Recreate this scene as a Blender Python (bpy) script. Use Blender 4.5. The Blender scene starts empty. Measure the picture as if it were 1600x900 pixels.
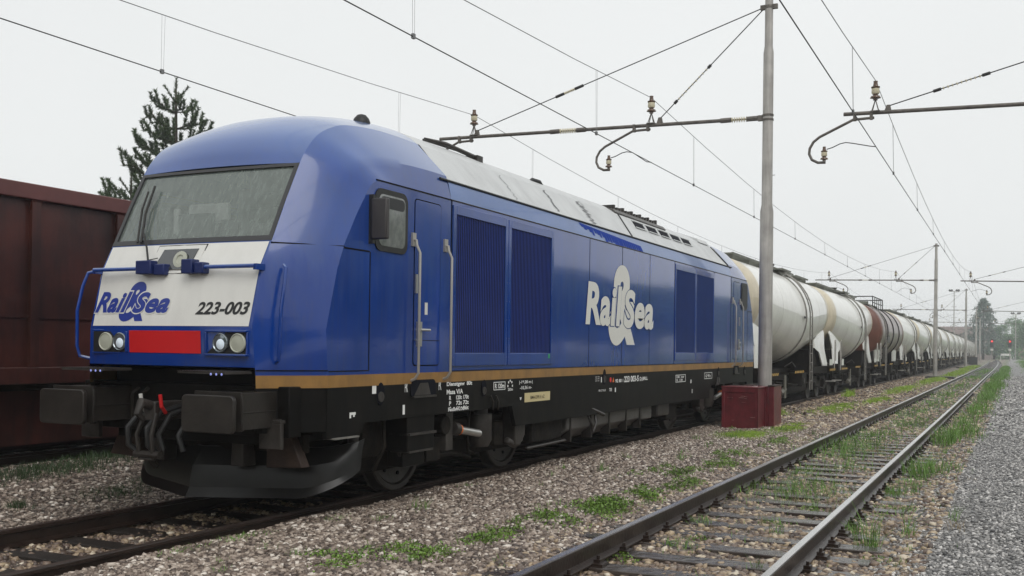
import bpy, math, random
import numpy as np
from mathutils import Vector, Matrix
R = math.radians
HAZE = 0.0010
random.seed(7); rng = np.random.default_rng(11)
scene = bpy.context.scene
col = scene.collection

# ------------------------------------------------------------------ camera
CAMP = Vector((7.10, -6.79, 1.648))
YAW, PITCH, ROLL = R(25.96), R(0.40), R(0.77)
fwd = Vector((-math.sin(YAW)*math.cos(PITCH), math.cos(YAW)*math.cos(PITCH), math.sin(PITCH)))
rt = Vector((math.cos(YAW), math.sin(YAW), 0)); upv = rt.cross(fwd)
r2 = rt*math.cos(ROLL) + upv*math.sin(ROLL)
u2 = -rt*math.sin(ROLL) + upv*math.cos(ROLL)
cam = bpy.data.objects.new('camera', bpy.data.cameras.new('camera')); col.objects.link(cam)
M = Matrix.Identity(4)
for i in range(3):
    M[i][0] = r2[i]; M[i][1] = u2[i]; M[i][2] = -fwd[i]; M[i][3] = CAMP[i]
cam.matrix_world = M
cam.data.sensor_width = 36; cam.data.lens = 1604/1600*36
cam.data.shift_y = 80.7/1600
cam.data.clip_start = 0.1; cam.data.clip_end = 4000
scene.camera = cam

# ------------------------------------------------------------------ sky, sun, exposure
w = bpy.data.worlds.new('World'); scene.world = w; w.use_nodes = True
nt = w.node_tree; nt.nodes.clear()
out = nt.nodes.new('ShaderNodeOutputWorld'); bg = nt.nodes.new('ShaderNodeBackground')
sky = nt.nodes.new('ShaderNodeTexSky'); sky.sky_type = 'NISHITA'; sky.sun_disc = False
SUN_EL, SUN_ROT = R(48), R(135)
sky.sun_elevation = SUN_EL; sky.sun_rotation = SUN_ROT; sky.dust_density = 4.0; sky.air_density = 1.5
hsv = nt.nodes.new('ShaderNodeHueSaturation'); hsv.inputs['Saturation'].default_value = 0.12
mixw = nt.nodes.new('ShaderNodeMix'); mixw.data_type = 'RGBA'; mixw.inputs[0].default_value = 0.90
mixw.inputs[7].default_value = (8.75, 8.95, 8.95, 1)
wn_ = nt.nodes.new('ShaderNodeTexNoise'); wn_.inputs['Scale'].default_value = 1.3; wn_.inputs['Detail'].default_value = 4
wt_ = nt.nodes.new('ShaderNodeTexCoord'); nt.links.new(wt_.outputs['Generated'], wn_.inputs['Vector'])
wr_ = nt.nodes.new('ShaderNodeMapRange'); wr_.inputs[1].default_value = .3; wr_.inputs[2].default_value = .7; wr_.inputs[3].default_value = .955; wr_.inputs[4].default_value = 1.03
nt.links.new(wn_.outputs[0], wr_.inputs[0]); wm_ = nt.nodes.new('ShaderNodeVectorMath'); wm_.operation = 'SCALE'
nt.links.new(mixw.outputs[2], wm_.inputs[0]); nt.links.new(wr_.outputs[0], wm_.inputs['Scale'])
nt.links.new(sky.outputs[0], hsv.inputs['Color']); nt.links.new(hsv.outputs[0], mixw.inputs[6])
nt.links.new(wm_.outputs[0], bg.inputs[0]); bg.inputs[1].default_value = 0.1
nt.links.new(bg.outputs[0], out.inputs[0])
sun = bpy.data.objects.new('sun', bpy.data.lights.new('sun', 'SUN')); col.objects.link(sun)
sun.data.energy = 0.95; sun.data.angle = R(35); sun.data.color = (1, .98, .95)
sd = Vector((math.sin(SUN_ROT)*math.cos(SUN_EL), math.cos(SUN_ROT)*math.cos(SUN_EL), math.sin(SUN_EL)))
sun.rotation_euler = sd.to_track_quat('Z', 'Y').to_euler()
vs = scene.view_settings
vs.view_transform = 'Standard'; vs.look = 'None'; vs.exposure = 0.07; vs.gamma = 1; vs.use_curve_mapping = False
scene.render.engine = 'CYCLES'
scene.cycles.max_bounces = 6; scene.cycles.volume_bounces = 1
scene.cycles.transparent_max_bounces = 8

# ------------------------------------------------------------------ materials
def mat(name, c, rough=.5, metal=0, var=.0, vscale=3., bump=0, bscale=40., coat=0, spec=.5, dirt=None, dirt_amt=0, dscale=(2, 2, .6), rvar=0):
    m = bpy.data.materials.new(name); m.use_nodes = True
    t = m.node_tree; b = t.nodes['Principled BSDF']
    b.inputs['Roughness'].default_value = rough; b.inputs['Metallic'].default_value = metal
    b.inputs['Coat Weight'].default_value = coat; b.inputs['Coat Roughness'].default_value = .05
    b.inputs['Specular IOR Level'].default_value = spec
    tc = t.nodes.new('ShaderNodeTexCoord')
    base = t.nodes.new('ShaderNodeRGB'); base.outputs[0].default_value = (*c, 1); src = base.outputs[0]
    if var:
        n = t.nodes.new('ShaderNodeTexNoise'); n.inputs['Scale'].default_value = vscale; n.inputs['Detail'].default_value = 8
        t.links.new(tc.outputs['Object'], n.inputs['Vector'])
        mp = t.nodes.new('ShaderNodeMapRange'); mp.inputs[1].default_value = .3; mp.inputs[2].default_value = .7
        mp.inputs[3].default_value = 1-var; mp.inputs[4].default_value = 1+var
        t.links.new(n.outputs[0], mp.inputs[0])
        mx = t.nodes.new('ShaderNodeVectorMath'); mx.operation = 'SCALE'
        t.links.new(src, mx.inputs[0]); t.links.new(mp.outputs[0], mx.inputs['Scale']); src = mx.outputs[0]
    if dirt:
        mpv = t.nodes.new('ShaderNodeMapping'); mpv.inputs['Scale'].default_value = dscale
        t.links.new(tc.outputs['Object'], mpv.inputs[0])
        n = t.nodes.new('ShaderNodeTexNoise'); n.inputs['Scale'].default_value = 1.5; n.inputs['Detail'].default_value = 10; n.inputs['Roughness'].default_value = .65
        t.links.new(mpv.outputs[0], n.inputs['Vector'])
        mp = t.nodes.new('ShaderNodeMapRange'); mp.inputs[1].default_value = .45; mp.inputs[2].default_value = .75
        mp.inputs[3].default_value = 0; mp.inputs[4].default_value = dirt_amt
        t.links.new(n.outputs[0], mp.inputs[0])
        mx = t.nodes.new('ShaderNodeMix'); mx.data_type = 'RGBA'; mx.inputs[7].default_value = (*dirt, 1)
        t.links.new(mp.outputs[0], mx.inputs[0]); t.links.new(src, mx.inputs[6]); src = mx.outputs[2]
    t.links.new(src, b.inputs['Base Color'])
    if rvar:
        n = t.nodes.new('ShaderNodeTexNoise'); n.inputs['Scale'].default_value = 5; n.inputs['Detail'].default_value = 6
        t.links.new(tc.outputs['Object'], n.inputs['Vector'])
        mp = t.nodes.new('ShaderNodeMapRange'); mp.inputs[3].default_value = max(0, rough-rvar); mp.inputs[4].default_value = rough+rvar
        t.links.new(n.outputs[0], mp.inputs[0]); t.links.new(mp.outputs[0], b.inputs['Roughness'])
    if bump:
        n = t.nodes.new('ShaderNodeTexNoise'); n.inputs['Scale'].default_value = bscale; n.inputs['Detail'].default_value = 6
        t.links.new(tc.outputs['Object'], n.inputs['Vector'])
        bp = t.nodes.new('ShaderNodeBump'); bp.inputs['Strength'].default_value = bump; bp.inputs['Distance'].default_value = .02
        t.links.new(n.outputs[0], bp.inputs['Height']); t.links.new(bp.outputs[0], b.inputs['Normal'])
    return m
def emit(name, c, s):
    m = bpy.data.materials.new(name); m.use_nodes = True; b = m.node_tree.nodes['Principled BSDF']
    b.inputs['Base Color'].default_value = (*c, 1); b.inputs['Emission Color'].default_value = (*c, 1); b.inputs['Emission Strength'].default_value = s
    return m
m_blue = mat('blue_paint', (.0012, .040, .265), .17, var=.16, vscale=1.2, coat=.5, rvar=.08, bump=.01, bscale=3, dirt=(.012, .045, .18), dirt_amt=.5, dscale=(3, 3, .4), spec=.4)
def sheen_and_film(m):
    # sky sheen painted in with droplet and dust film on surfaces that face up, and a ragged dried zone on the upper flanks
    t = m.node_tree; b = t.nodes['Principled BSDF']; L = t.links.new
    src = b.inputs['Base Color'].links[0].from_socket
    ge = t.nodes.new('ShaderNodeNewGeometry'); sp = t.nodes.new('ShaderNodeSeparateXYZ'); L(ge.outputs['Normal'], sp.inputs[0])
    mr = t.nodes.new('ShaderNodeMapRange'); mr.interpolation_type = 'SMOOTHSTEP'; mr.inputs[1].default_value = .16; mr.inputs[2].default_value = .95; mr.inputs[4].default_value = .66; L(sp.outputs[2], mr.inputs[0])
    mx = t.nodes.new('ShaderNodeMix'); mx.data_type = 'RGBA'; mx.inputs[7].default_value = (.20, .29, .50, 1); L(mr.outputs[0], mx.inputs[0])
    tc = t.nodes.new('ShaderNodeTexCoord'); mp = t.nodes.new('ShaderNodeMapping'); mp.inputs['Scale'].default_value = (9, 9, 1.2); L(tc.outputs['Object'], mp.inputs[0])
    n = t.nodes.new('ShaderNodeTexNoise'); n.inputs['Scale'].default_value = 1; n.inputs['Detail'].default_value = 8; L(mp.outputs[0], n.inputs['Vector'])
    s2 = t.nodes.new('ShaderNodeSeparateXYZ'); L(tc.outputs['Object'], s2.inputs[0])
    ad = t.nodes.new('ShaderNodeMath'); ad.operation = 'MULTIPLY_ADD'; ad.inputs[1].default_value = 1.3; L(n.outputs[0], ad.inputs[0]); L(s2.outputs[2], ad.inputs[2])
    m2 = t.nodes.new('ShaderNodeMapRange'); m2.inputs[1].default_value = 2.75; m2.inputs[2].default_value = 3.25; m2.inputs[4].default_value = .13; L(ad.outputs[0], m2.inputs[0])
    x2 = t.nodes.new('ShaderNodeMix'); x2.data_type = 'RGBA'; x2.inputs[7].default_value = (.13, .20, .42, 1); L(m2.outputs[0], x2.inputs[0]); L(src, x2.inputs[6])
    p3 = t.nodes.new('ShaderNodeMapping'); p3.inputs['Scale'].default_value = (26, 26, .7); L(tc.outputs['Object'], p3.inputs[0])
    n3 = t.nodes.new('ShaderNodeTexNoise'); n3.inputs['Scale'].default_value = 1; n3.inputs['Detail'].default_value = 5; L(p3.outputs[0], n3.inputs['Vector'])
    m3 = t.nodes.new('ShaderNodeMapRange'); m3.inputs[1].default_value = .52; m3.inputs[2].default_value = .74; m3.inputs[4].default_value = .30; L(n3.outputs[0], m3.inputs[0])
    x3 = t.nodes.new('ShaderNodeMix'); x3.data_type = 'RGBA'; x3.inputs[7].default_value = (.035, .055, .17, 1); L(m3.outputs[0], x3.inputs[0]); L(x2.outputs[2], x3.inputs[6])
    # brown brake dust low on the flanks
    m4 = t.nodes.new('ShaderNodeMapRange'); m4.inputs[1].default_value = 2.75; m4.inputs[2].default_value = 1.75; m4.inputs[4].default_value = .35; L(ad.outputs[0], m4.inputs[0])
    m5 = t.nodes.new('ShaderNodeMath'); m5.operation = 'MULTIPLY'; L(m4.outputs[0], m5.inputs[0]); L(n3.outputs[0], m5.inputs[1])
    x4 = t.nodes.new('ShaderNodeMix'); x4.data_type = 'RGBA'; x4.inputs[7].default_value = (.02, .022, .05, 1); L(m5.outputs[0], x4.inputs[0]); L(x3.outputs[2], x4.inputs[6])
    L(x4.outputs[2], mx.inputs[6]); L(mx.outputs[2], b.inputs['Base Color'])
sheen_and_film(m_blue)
m_cant = mat('sky_sheen_droplet_blue', (.085, .17, .42), .3, var=.1, vscale=2, coat=.5, dirt=(.14, .22, .45), dirt_amt=.5, dscale=(3, 2, 3))  # sky sheen and droplet haze painted in as a paler blue
m_blue2 = mat('blue_louvre_paint', (.004, .024, .20), .38, var=.12, vscale=3, coat=.2)
m_bluedk = mat('dark_louvre_paint', (.005, .025, .13), .35, var=.1, coat=.2)
m_gold = mat('gold_stripe_paint', (.31, .165, .045), .4, var=.15, vscale=5, dirt=(.08, .05, .03), dirt_amt=.5, dscale=(3, 3, 1))
m_roof = mat('grey_roof_paint', (.56, .57, .57), .38, var=.06, vscale=1.5, dirt=(.25, .25, .25), dirt_amt=.35, dscale=(1, 2, 1))
m_white = mat('white_paint', (.74, .73, .69), .33, var=.05, vscale=2, coat=.2, dirt=(.5, .49, .45), dirt_amt=.3)
m_red = mat('red_paint', (.62, .012, .015), .4, var=.05)
m_black = mat('black_paint', (.0045, .0042, .0038), .5, spec=.13, var=.3, vscale=4, dirt=(.018, .014, .011), dirt_amt=.6, dscale=(3, 3, 1))
m_under = mat('running_gear_grime', (.010, .0085, .007), .65, spec=.12, var=.4, vscale=6, bump=.3, bscale=25, dirt=(.035, .027, .02), dirt_amt=.8, dscale=(3, 3, 3))
m_under2 = mat('grey_running_gear', (.042, .037, .033), .48, spec=.4, var=.4, vscale=6, bump=.2, bscale=25, dirt=(.02, .015, .012), dirt_amt=.8)
m_buffer = mat('buffer_steel', (.026, .022, .019), .38, spec=.35, var=.35, vscale=5, bump=.1, dirt=(.02, .018, .015), dirt_amt=.7, dscale=(4, 4, 4))
m_tank_grey = mat('fuel_tank_grey', (.09, .085, .08), .45, var=.3, vscale=3, dirt=(.03, .025, .02), dirt_amt=.8)
m_steel = mat('bright_steel', (.55, .54, .52), .3, .8, var=.1)
m_rail_steel = mat('grey_handrail', (.42, .40, .37), .35, .4, var=.1)
m_rubber = mat('black_rubber', (.012, .012, .012), .5)
m_groove = mat('panel_gap', (.002, .003, .008), .8, spec=.2)
m_lamp_off = mat('frosted_lamp', (.45, .46, .38), .3)
m_lens = mat('lamp_glass', (.26, .29, .31), .06, .7)
m_glint = emit('lens_glint', (.8, .9, 1), .06)
m_sigred = emit('signal_red', (1, .03, .03), .8)
m_ledblue = emit('led_blue', (.35, .4, .9), .2)
m_yellow = mat('yellow_paint', (.65, .38, .05), .5)
m_cream = mat('cream_plate', (.62, .52, .28), .5)
m_orange = mat('orange_paint', (.7, .17, .03), .5)
m_hose = mat('rubber_hose', (.02, .02, .02), .35)
m_rust = mat('rusty_steel', (.034, .018, .012), .65, var=.35, vscale=8, bump=.3)
m_railside = mat('rail_side_rust', (.024, .0145, .011), .34, var=.35, vscale=6, bump=.2, bscale=30)
m_railtop = mat('polished_rail_head', (.66, .65, .64), .24, .95, var=.06)
m_railold = mat('dull_rail_head', (.07, .05, .042), .35, .3, var=.2)
m_wood = mat('wet_sleeper_timber', (.042, .031, .027), .2, var=.4, vscale=4, bump=.6, bscale=12, dirt=(.16, .14, .12), dirt_amt=.6, dscale=(1.5, 14, 4))
m_wooddk = mat('dark_sleeper', (.022, .017, .014), .5, var=.4, vscale=5, bump=.5)
m_wagon = mat('oxide_red_wagon', (.055, .0135, .009), .45, var=.5, vscale=1.6, bump=.3, bscale=5, dirt=(.010, .006, .005), dirt_amt=.85, dscale=(2, 2, .35))
m_wagonrim = mat('oxide_red_rim', (.12, .036, .032), .4, var=.15, vscale=3)
m_tankw = mat('white_tank_paint', (.86, .855, .81), .30, var=.04, vscale=1.2, coat=.4, dirt=(.45, .43, .37), dirt_amt=.35, dscale=(1.2, 1.2, .45))
m_tankb = mat('beige_tank_end', (.66, .59, .45), .4, var=.1, vscale=2, dirt=(.3, .26, .2), dirt_amt=.4)
m_tankred = mat('red_brown_tank_end', (.145, .05, .03), .4, var=.15, dirt=(.09, .035, .025), dirt_amt=.4)
m_tanksteel = mat('stained_tank_steel', (.36, .31, .30), .30, .35, var=.25, vscale=1.2, dirt=(.13, .06, .05), dirt_amt=.9, dscale=(.7, .7, .5))
m_walk = mat('walkway_grating', (.14, .145, .12), .6, var=.3)
m_ladder = mat('ladder_steel', (.22, .21, .19), .5, .3, var=.3, vscale=8)
m_pole = mat('galvanised_pole', (.40, .38, .355), .5, .25, var=.18, vscale=3, dirt=(.17, .155, .14), dirt_amt=.7, dscale=(8, 8, .5), bump=.1)
m_poledk = mat('cantilever_tube', (.13, .115, .10), .5, .3, var=.3, vscale=8)
m_ins = mat('brown_porcelain', (.10, .05, .025), .15, coat=.5)
m_inscream = mat('cream_porcelain', (.62, .56, .40), .25)
m_wire = mat('weathered_wire', (.05, .048, .047), .5, .5)
m_wire2 = mat('pale_wire', (.20, .20, .20), .5, .5)
m_boxred = mat('oxide_red_cabinet', (.15, .022, .028), .3, var=.25, vscale=4, bump=.35, bscale=7, dirt=(.045, .014, .016), dirt_amt=.8, dscale=(4, 4, 2))
m_conc = mat('pale_concrete', (.34, .29, .27), .8, var=.15, vscale=1)
m_rooft = mat('pink_roof_tile', (.36, .27, .26), .8, var=.2, vscale=2)
m_bark = mat('bark', (.04, .03, .02), .9, var=.3, vscale=6, bump=.5)
def leafmat(name, c, v=.35, sub=0):
    m = mat(name, c, .5, var=v, vscale=1.3)
    return m
m_needle = leafmat('pine_needles', (.05, .085, .028))
m_spruce = leafmat('spruce_needles', (.06, .12, .085))
m_leaf = leafmat('broad_leaves', (.14, .27, .10))
m_grass = leafmat('grass_blades', (.13, .25, .045), .45)
m_weed = leafmat('weed_leaves', (.17, .29, .045), .35)
m_moss = leafmat('moss', (.27, .40, .05), .4)
def glassmat(name, base, alpha, rough=.06, tr=0.0):
    m = bpy.data.materials.new(name); m.use_nodes = True; t = m.node_tree
    b = t.nodes['Principled BSDF']; b.inputs['Roughness'].default_value = rough
    b.inputs['Alpha'].default_value = alpha; b.inputs['Coat Weight'].default_value = 1; b.inputs['Coat Roughness'].default_value = .03
    tc = t.nodes.new('ShaderNodeTexCoord'); mp = t.nodes.new('ShaderNodeMapping'); mp.inputs['Rotation'].default_value = (0, R(-35), 0); mp.inputs['Scale'].default_value = (18, 6, 5)
    t.links.new(tc.outputs['Object'], mp.inputs[0])
    n = t.nodes.new('ShaderNodeTexNoise'); n.inputs['Scale'].default_value = 1.6; n.inputs['Detail'].default_value = 7; n.inputs['Roughness'].default_value = .7
    t.links.new(mp.outputs[0], n.inputs['Vector'])
    cr = t.nodes.new('ShaderNodeValToRGB'); cr.color_ramp.elements[0].position = .35; cr.color_ramp.elements[1].position = .75
    cr.color_ramp.elements[0].color = (*[x*.8 for x in base], 1); cr.color_ramp.elements[1].color = (*[x*1.45 for x in base], 1)
    t.links.new(n.outputs[0], cr.inputs[0]); t.links.new(cr.outputs[0], b.inputs['Base Color'])
    bp = t.nodes.new('ShaderNodeBump'); bp.inputs['Strength'].default_value = .12; bp.inputs['Distance'].default_value = .01
    t.links.new(n.outputs[0], bp.inputs['Height']); t.links.new(bp.outputs[0], b.inputs['Normal'])
    return m
m_ws = glassmat('rain_streaked_glass', (.235, .275, .25), .60)
m_glass = glassmat('side_glass', (.17, .18, .175), 1.0, .12)
m_inner = mat('cab_interior', (.25, .27, .25), .7)
m_innerl = mat('cab_interior_light', (.52, .54, .52), .6)
m_innerd = mat('cab_interior_dark', (.03, .032, .034), .6)

# ------------------------------------------------------------------ mesh builder
class MB:
    def __init__(s, T=None): s.v = []; s.f = []; s.m = []; s.T = T
    def add(s, vs, fs, mi=0):
        o = len(s.v); s.v += [tuple(p) for p in vs]
        for f in fs: s.f.append([o+i for i in f]); s.m.append(mi)
        return s
    def box(s, x0, x1, y0, y1, z0, z1, mi=0):
        v = [(x, y, z) for x in (x0, x1) for y in (y0, y1) for z in (z0, z1)]
        return s.add(v, [(0, 1, 3, 2), (4, 6, 7, 5), (0, 4, 5, 1), (2, 3, 7, 6), (0, 2, 6, 4), (1, 5, 7, 3)], mi)
    def obox(s, c, ax, ay, az, mi=0):
        c = Vector(c); ax = Vector(ax); ay = Vector(ay); az = Vector(az)
        v = [c+i*ax+j*ay+k*az for i in (-1, 1) for j in (-1, 1) for k in (-1, 1)]
        return s.add(v, [(0, 1, 3, 2), (4, 6, 7, 5), (0, 4, 5, 1), (2, 3, 7, 6), (0, 2, 6, 4), (1, 5, 7, 3)], mi)
    def tube(s, pts, r, n=8, mi=0, caps=True):
        pts = [Vector(p) for p in pts]; rs = r if isinstance(r, (list, tuple)) else [r]*len(pts)
        rings = []; prev = None
        for i, p in enumerate(pts):
            d = (pts[min(i+1, len(pts)-1)]-pts[max(i-1, 0)]).normalized()
            if prev is None:
                a = Vector((0, 0, 1)) if abs(d.z) < .9 else Vector((1, 0, 0)); e = d.cross(a).normalized()
            else: e = (prev-d*prev.dot(d)).normalized()
            prev = e; g = d.cross(e)
            rings.append([p+rs[i]*(math.cos(2*math.pi*k/n)*e+math.sin(2*math.pi*k/n)*g) for k in range(n)])
        v = [q for rg in rings for q in rg]; f = []
        for i in range(len(pts)-1):
            for k in range(n): f.append((i*n+k, i*n+(k+1) % n, (i+1)*n+(k+1) % n, (i+1)*n+k))
        if caps: f.append(tuple(range(n-1, -1, -1))); f.append(tuple((len(pts)-1)*n+k for k in range(n)))
        return s.add(v, f, mi)
    def cyl(s, a, b, r, n=16, mi=0): return s.tube([a, b], r, n, mi)
    def lathe(s, o, axis, prof, n=24, mi=0):
        o = Vector(o); ax = Vector(axis).normalized()
        e = ax.cross(Vector((0, 0, 1)) if abs(ax.z) < .9 else Vector((1, 0, 0))).normalized(); g = ax.cross(e)
        v = [o+ax*h+r*(math.cos(2*math.pi*k/n)*e+math.sin(2*math.pi*k/n)*g) for r, h in prof for k in range(n)]
        f = [(i*n+k, i*n+(k+1) % n, (i+1)*n+(k+1) % n, (i+1)*n+k) for i in range(len(prof)-1) for k in range(n)]
        if prof[0][0] > 1e-4: f.append(tuple(range(n-1, -1, -1)))
        if prof[-1][0] > 1e-4: f.append(tuple((len(prof)-1)*n+k for k in range(n)))
        return s.add(v, f, mi)
    def prism(s, poly, axis, a0, a1, mi=0):
        n = len(poly)
        def P(p, a): return (a, p[0], p[1]) if axis == 0 else ((p[0], a, p[1]) if axis == 1 else (p[0], p[1], a))
        v = [P(p, a0) for p in poly]+[P(p, a1) for p in poly]
        f = [tuple(range(n-1, -1, -1)), tuple(range(n, 2*n))]+[(i, (i+1) % n, n+(i+1) % n, n+i) for i in range(n)]
        return s.add(v, f, mi)
    def grid(s, rows, mi=0, skip=None):
        n = len(rows[0]); v = [p for r in rows for p in r]; f = []
        o = len(s.v); s.v += [tuple(p) for p in v]
        for i in range(len(rows)-1):
            for k in range(n-1):
                if skip and skip(i, k): continue
                s.f.append([o+i*n+k, o+i*n+k+1, o+(i+1)*n+k+1, o+(i+1)*n+k]); s.m.append(mi(i, k) if callable(mi) else mi)
        return s
    def build(s, name, mats, parent=None, bevel=0, angle=35, loc=None, smooth=True):
        if not isinstance(mats, (list, tuple)): mats = [mats]
        if loc is None: loc = root_loc(parent) if parent else Vector((0, 0, 0))
        loc = Vector(loc)
        V = s.v if s.T is None else [s.T(p) for p in s.v]
        V = [(p[0]-loc[0], p[1]-loc[1], p[2]-loc[2]) for p in V]
        me = bpy.data.meshes.new(name); me.from_pydata(V, [], s.f)
        for m in mats: me.materials.append(m)
        me.polygons.foreach_set('material_index', s.m)
        if smooth: me.shade_smooth(); me.set_sharp_from_angle(angle=R(angle))
        me.update()
        o = bpy.data.objects.new(name, me); col.objects.link(o)
        if parent: o.parent = parent
        else: o.location = loc
        if bevel:
            b = o.modifiers.new('bevel', 'BEVEL'); b.width = bevel; b.segments = 2; b.limit_method = 'ANGLE'; b.angle_limit = R(40); b.harden_normals = False
        return o
def root_loc(p):
    while p.parent: p = p.parent
    return p.location.copy()
def tag(o, label=None, cat=None, group=None, kind=None):
    if label: o['label'] = label
    if cat: o['category'] = cat
    if group: o['group'] = group
    if kind: o['kind'] = kind
    return o
def thing(name, loc, label, cat, group=None):
    o = bpy.data.objects.new(name, None); o.empty_display_size = .3; col.objects.link(o); o.location = loc
    return tag(o, label, cat, group)
def kids(o): return [c for c in list(bpy.data.objects) if c.parent == o]
def copy_tree(o, loc=None, label=None, parent=None, km=None):
    if km is None:
        km = {}
        for c in bpy.data.objects:
            if c.parent: km.setdefault(c.parent.name, []).append(c)
    c = o.copy(); col.objects.link(c)
    if parent: c.parent = parent
    if loc is not None: c.location = loc
    if label: c['label'] = label
    for ch in km.get(o.name, []): copy_tree(ch, None, None, c, km)
    return c
def text(body, m, parent, mapf, W, H, shear=0, off=0.004, bold=.02, name='lettering', T=None, label=None, spacing=1.0):
    cu = bpy.data.curves.new('t', 'FONT'); cu.body = body; cu.size = 1; cu.shear = shear; cu.offset = bold; cu.fill_mode = 'FRONT'; cu.resolution_u = 6
    cu.space_character = spacing
    to = bpy.data.objects.new('t', cu); col.objects.link(to)
    dg = bpy.context.evaluated_depsgraph_get(); me = bpy.data.meshes.new_from_object(to.evaluated_get(dg))
    co = np.array([v.co[:] for v in me.vertices]); fs = [tuple(p.vertices) for p in me.polygons]
    bpy.data.objects.remove(to); bpy.data.meshes.remove(me)
    lo = co.min(0); hi = co.max(0); s = (co-lo)/np.maximum(hi-lo, 1e-6)
    mb = MB(T); mb.add([mapf(p[0]*W, p[1]*H, off) for p in s], fs)
    o = mb.build(name, m, parent, smooth=False)
    if label: o['label'] = label
    return o
# ------------------------------------------------------------------ ground
PX = [-400, -40, -9, -6.6, -6.3, -4.55, -4.3, -3.6, -2.2, -1.45, -1.3, -.9, -.74, .74, .84, .95, 1.4, 3.3, 3.55, 4.0, 5.6, 6.15, 6.5, 7.2, 8.4, 12, 40, 400]
PZ = [-.05, -.02, -.0, .02, -.02, -.02, .04, .05, -.04, -.13, -.17, -.18, -.19, -.19, -.13, -.055, -.03, -.03, -.07, -.085, -.085, -.075, -.035, 0, 0, -.02, 0, 0]
def gz(x): return float(np.interp(x, PX, PZ))
def hnoise(X, Y):
    return .012*np.sin(X*2.3+1.3*np.sin(Y*.9))*np.cos(Y*1.7+X)+.008*np.sin(5.1*X+2.2*Y)+.006*np.sin(3.3*Y-4*X)
def make_ground():
    xs = sorted(set(list(np.arange(-8, 12, .1).round(3))+[-400, -200, -100, -60, -40, -25, -15, -10, 13, 16, 20, 30, 60, 120, 250, 400]))
    ys = sorted(set(list(np.arange(-7, 25, .15).round(3))+list(np.arange(25, 80, 1.))+list(range(80, 300, 10))+[-60, -30, -15, -10, 300, 350, 420, 500, 700, 900, 1200]))
    X, Y = np.meshgrid(xs, ys); Z = np.interp(X, PX, PZ)+hnoise(X, Y)*(np.abs(X) < 30)
    V = np.stack([X, Y, Z], -1).reshape(-1, 3); n = len(xs); F = []
    for j in range(len(ys)-1):
        for i in range(n-1): F.append((j*n+i, j*n+i+1, (j+1)*n+i+1, (j+1)*n+i))
    me = bpy.data.meshes.new('ground'); me.from_pydata(V.tolist(), [], F); me.shade_smooth()
    o = bpy.data.objects.new('ground', me); col.objects.link(o); o['kind'] = 'structure'
    m = bpy.data.materials.new('gravel_ground'); m.use_nodes = True; t = m.node_tree; b = t.nodes['Principled BSDF']; L = t.links.new
    tc = t.nodes.new('ShaderNodeTexCoord')
    def vor(scale, feature='F1'):
        v = t.nodes.new('ShaderNodeTexVoronoi'); v.inputs['Scale'].default_value = scale; v.feature = feature
        L(tc.outputs['Object'], v.inputs['Vector']); return v
    sepx = t.nodes.new('ShaderNodeSeparateXYZ'); L(tc.outputs['Object'], sepx.inputs[0])
    v1 = vor(34); v2 = vor(75)
    def ramp(src, cols):
        r = t.nodes.new('ShaderNodeValToRGB'); r.color_ramp.interpolation = 'LINEAR'
        e = r.color_ramp.elements
        while len(e) < len(cols): e.new(.5)
        for i, (p, c) in enumerate(cols): e[i].position = p; e[i].color = (*c, 1)
        L(src, r.inputs[0]); return r.outputs[0]
    bw = t.nodes.new('ShaderNodeSeparateColor'); L(v1.outputs['Color'], bw.inputs[0])
    bw2 = t.nodes.new('ShaderNodeSeparateColor'); L(v2.outputs['Color'], bw2.inputs[0])
    cA = ramp(bw.outputs[0], [(0, (.05, .037, .030)), (.35, (.15, .113, .092)), (.7, (.32, .255, .21)), (1, (.60, .52, .44))])
    cB = ramp(bw2.outputs[0], [(0, (.05, .05, .052)), (.45, (.19, .185, .185)), (1, (.60, .58, .56))])
    n1 = t.nodes.new('ShaderNodeTexNoise'); n1.inputs['Scale'].default_value = .8; n1.inputs['Detail'].default_value = 5; L(tc.outputs['Object'], n1.inputs['Vector'])
    ad = t.nodes.new('ShaderNodeMath'); ad.operation = 'MULTIPLY_ADD'; ad.inputs[1].default_value = .9; L(n1.outputs[0], ad.inputs[0]); L(sepx.outputs[0], ad.inputs[2])
    mr = t.nodes.new('ShaderNodeMapRange'); mr.inputs[1].default_value = 6.75; mr.inputs[2].default_value = 7.05; L(ad.outputs[0], mr.inputs[0])
    mx = t.nodes.new('ShaderNodeMix'); mx.data_type = 'RGBA'; L(mr.outputs[0], mx.inputs[0]); L(cA, mx.inputs[6]); L(cB, mx.inputs[7])
    # green growth where the path has a verge and between the tracks
    n2 = t.nodes.new('ShaderNodeTexNoise'); n2.inputs['Scale'].default_value = .45; n2.inputs['Detail'].default_value = 8; n2.inputs['Roughness'].default_value = .7
    L(tc.outputs['Object'], n2.inputs['Vector'])
    def band(lo, hi, soft):
        a = t.nodes.new('ShaderNodeMapRange'); a.inputs[1].default_value = lo-soft; a.inputs[2].default_value = lo+soft; L(ad.outputs[0], a.inputs[0])
        c = t.nodes.new('ShaderNodeMapRange'); c.inputs[1].default_value = hi-soft; c.inputs[2].default_value = hi+soft; c.inputs[3].default_value = 1; c.inputs[4].default_value = 0; L(ad.outputs[0], c.inputs[0])
        k = t.nodes.new('ShaderNodeMath'); k.operation = 'MULTIPLY'; L(a.outputs[0], k.inputs[0]); L(c.outputs[0], k.inputs[1]); return k.outputs[0]
    def mth(op, a, b_):
        k = t.nodes.new('ShaderNodeMath'); k.operation = op
        for i, q in enumerate((a, b_)):
            if isinstance(q, (int, float)): k.inputs[i].default_value = q
            else: L(q, k.inputs[i])
        return k.outputs[0]
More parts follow.
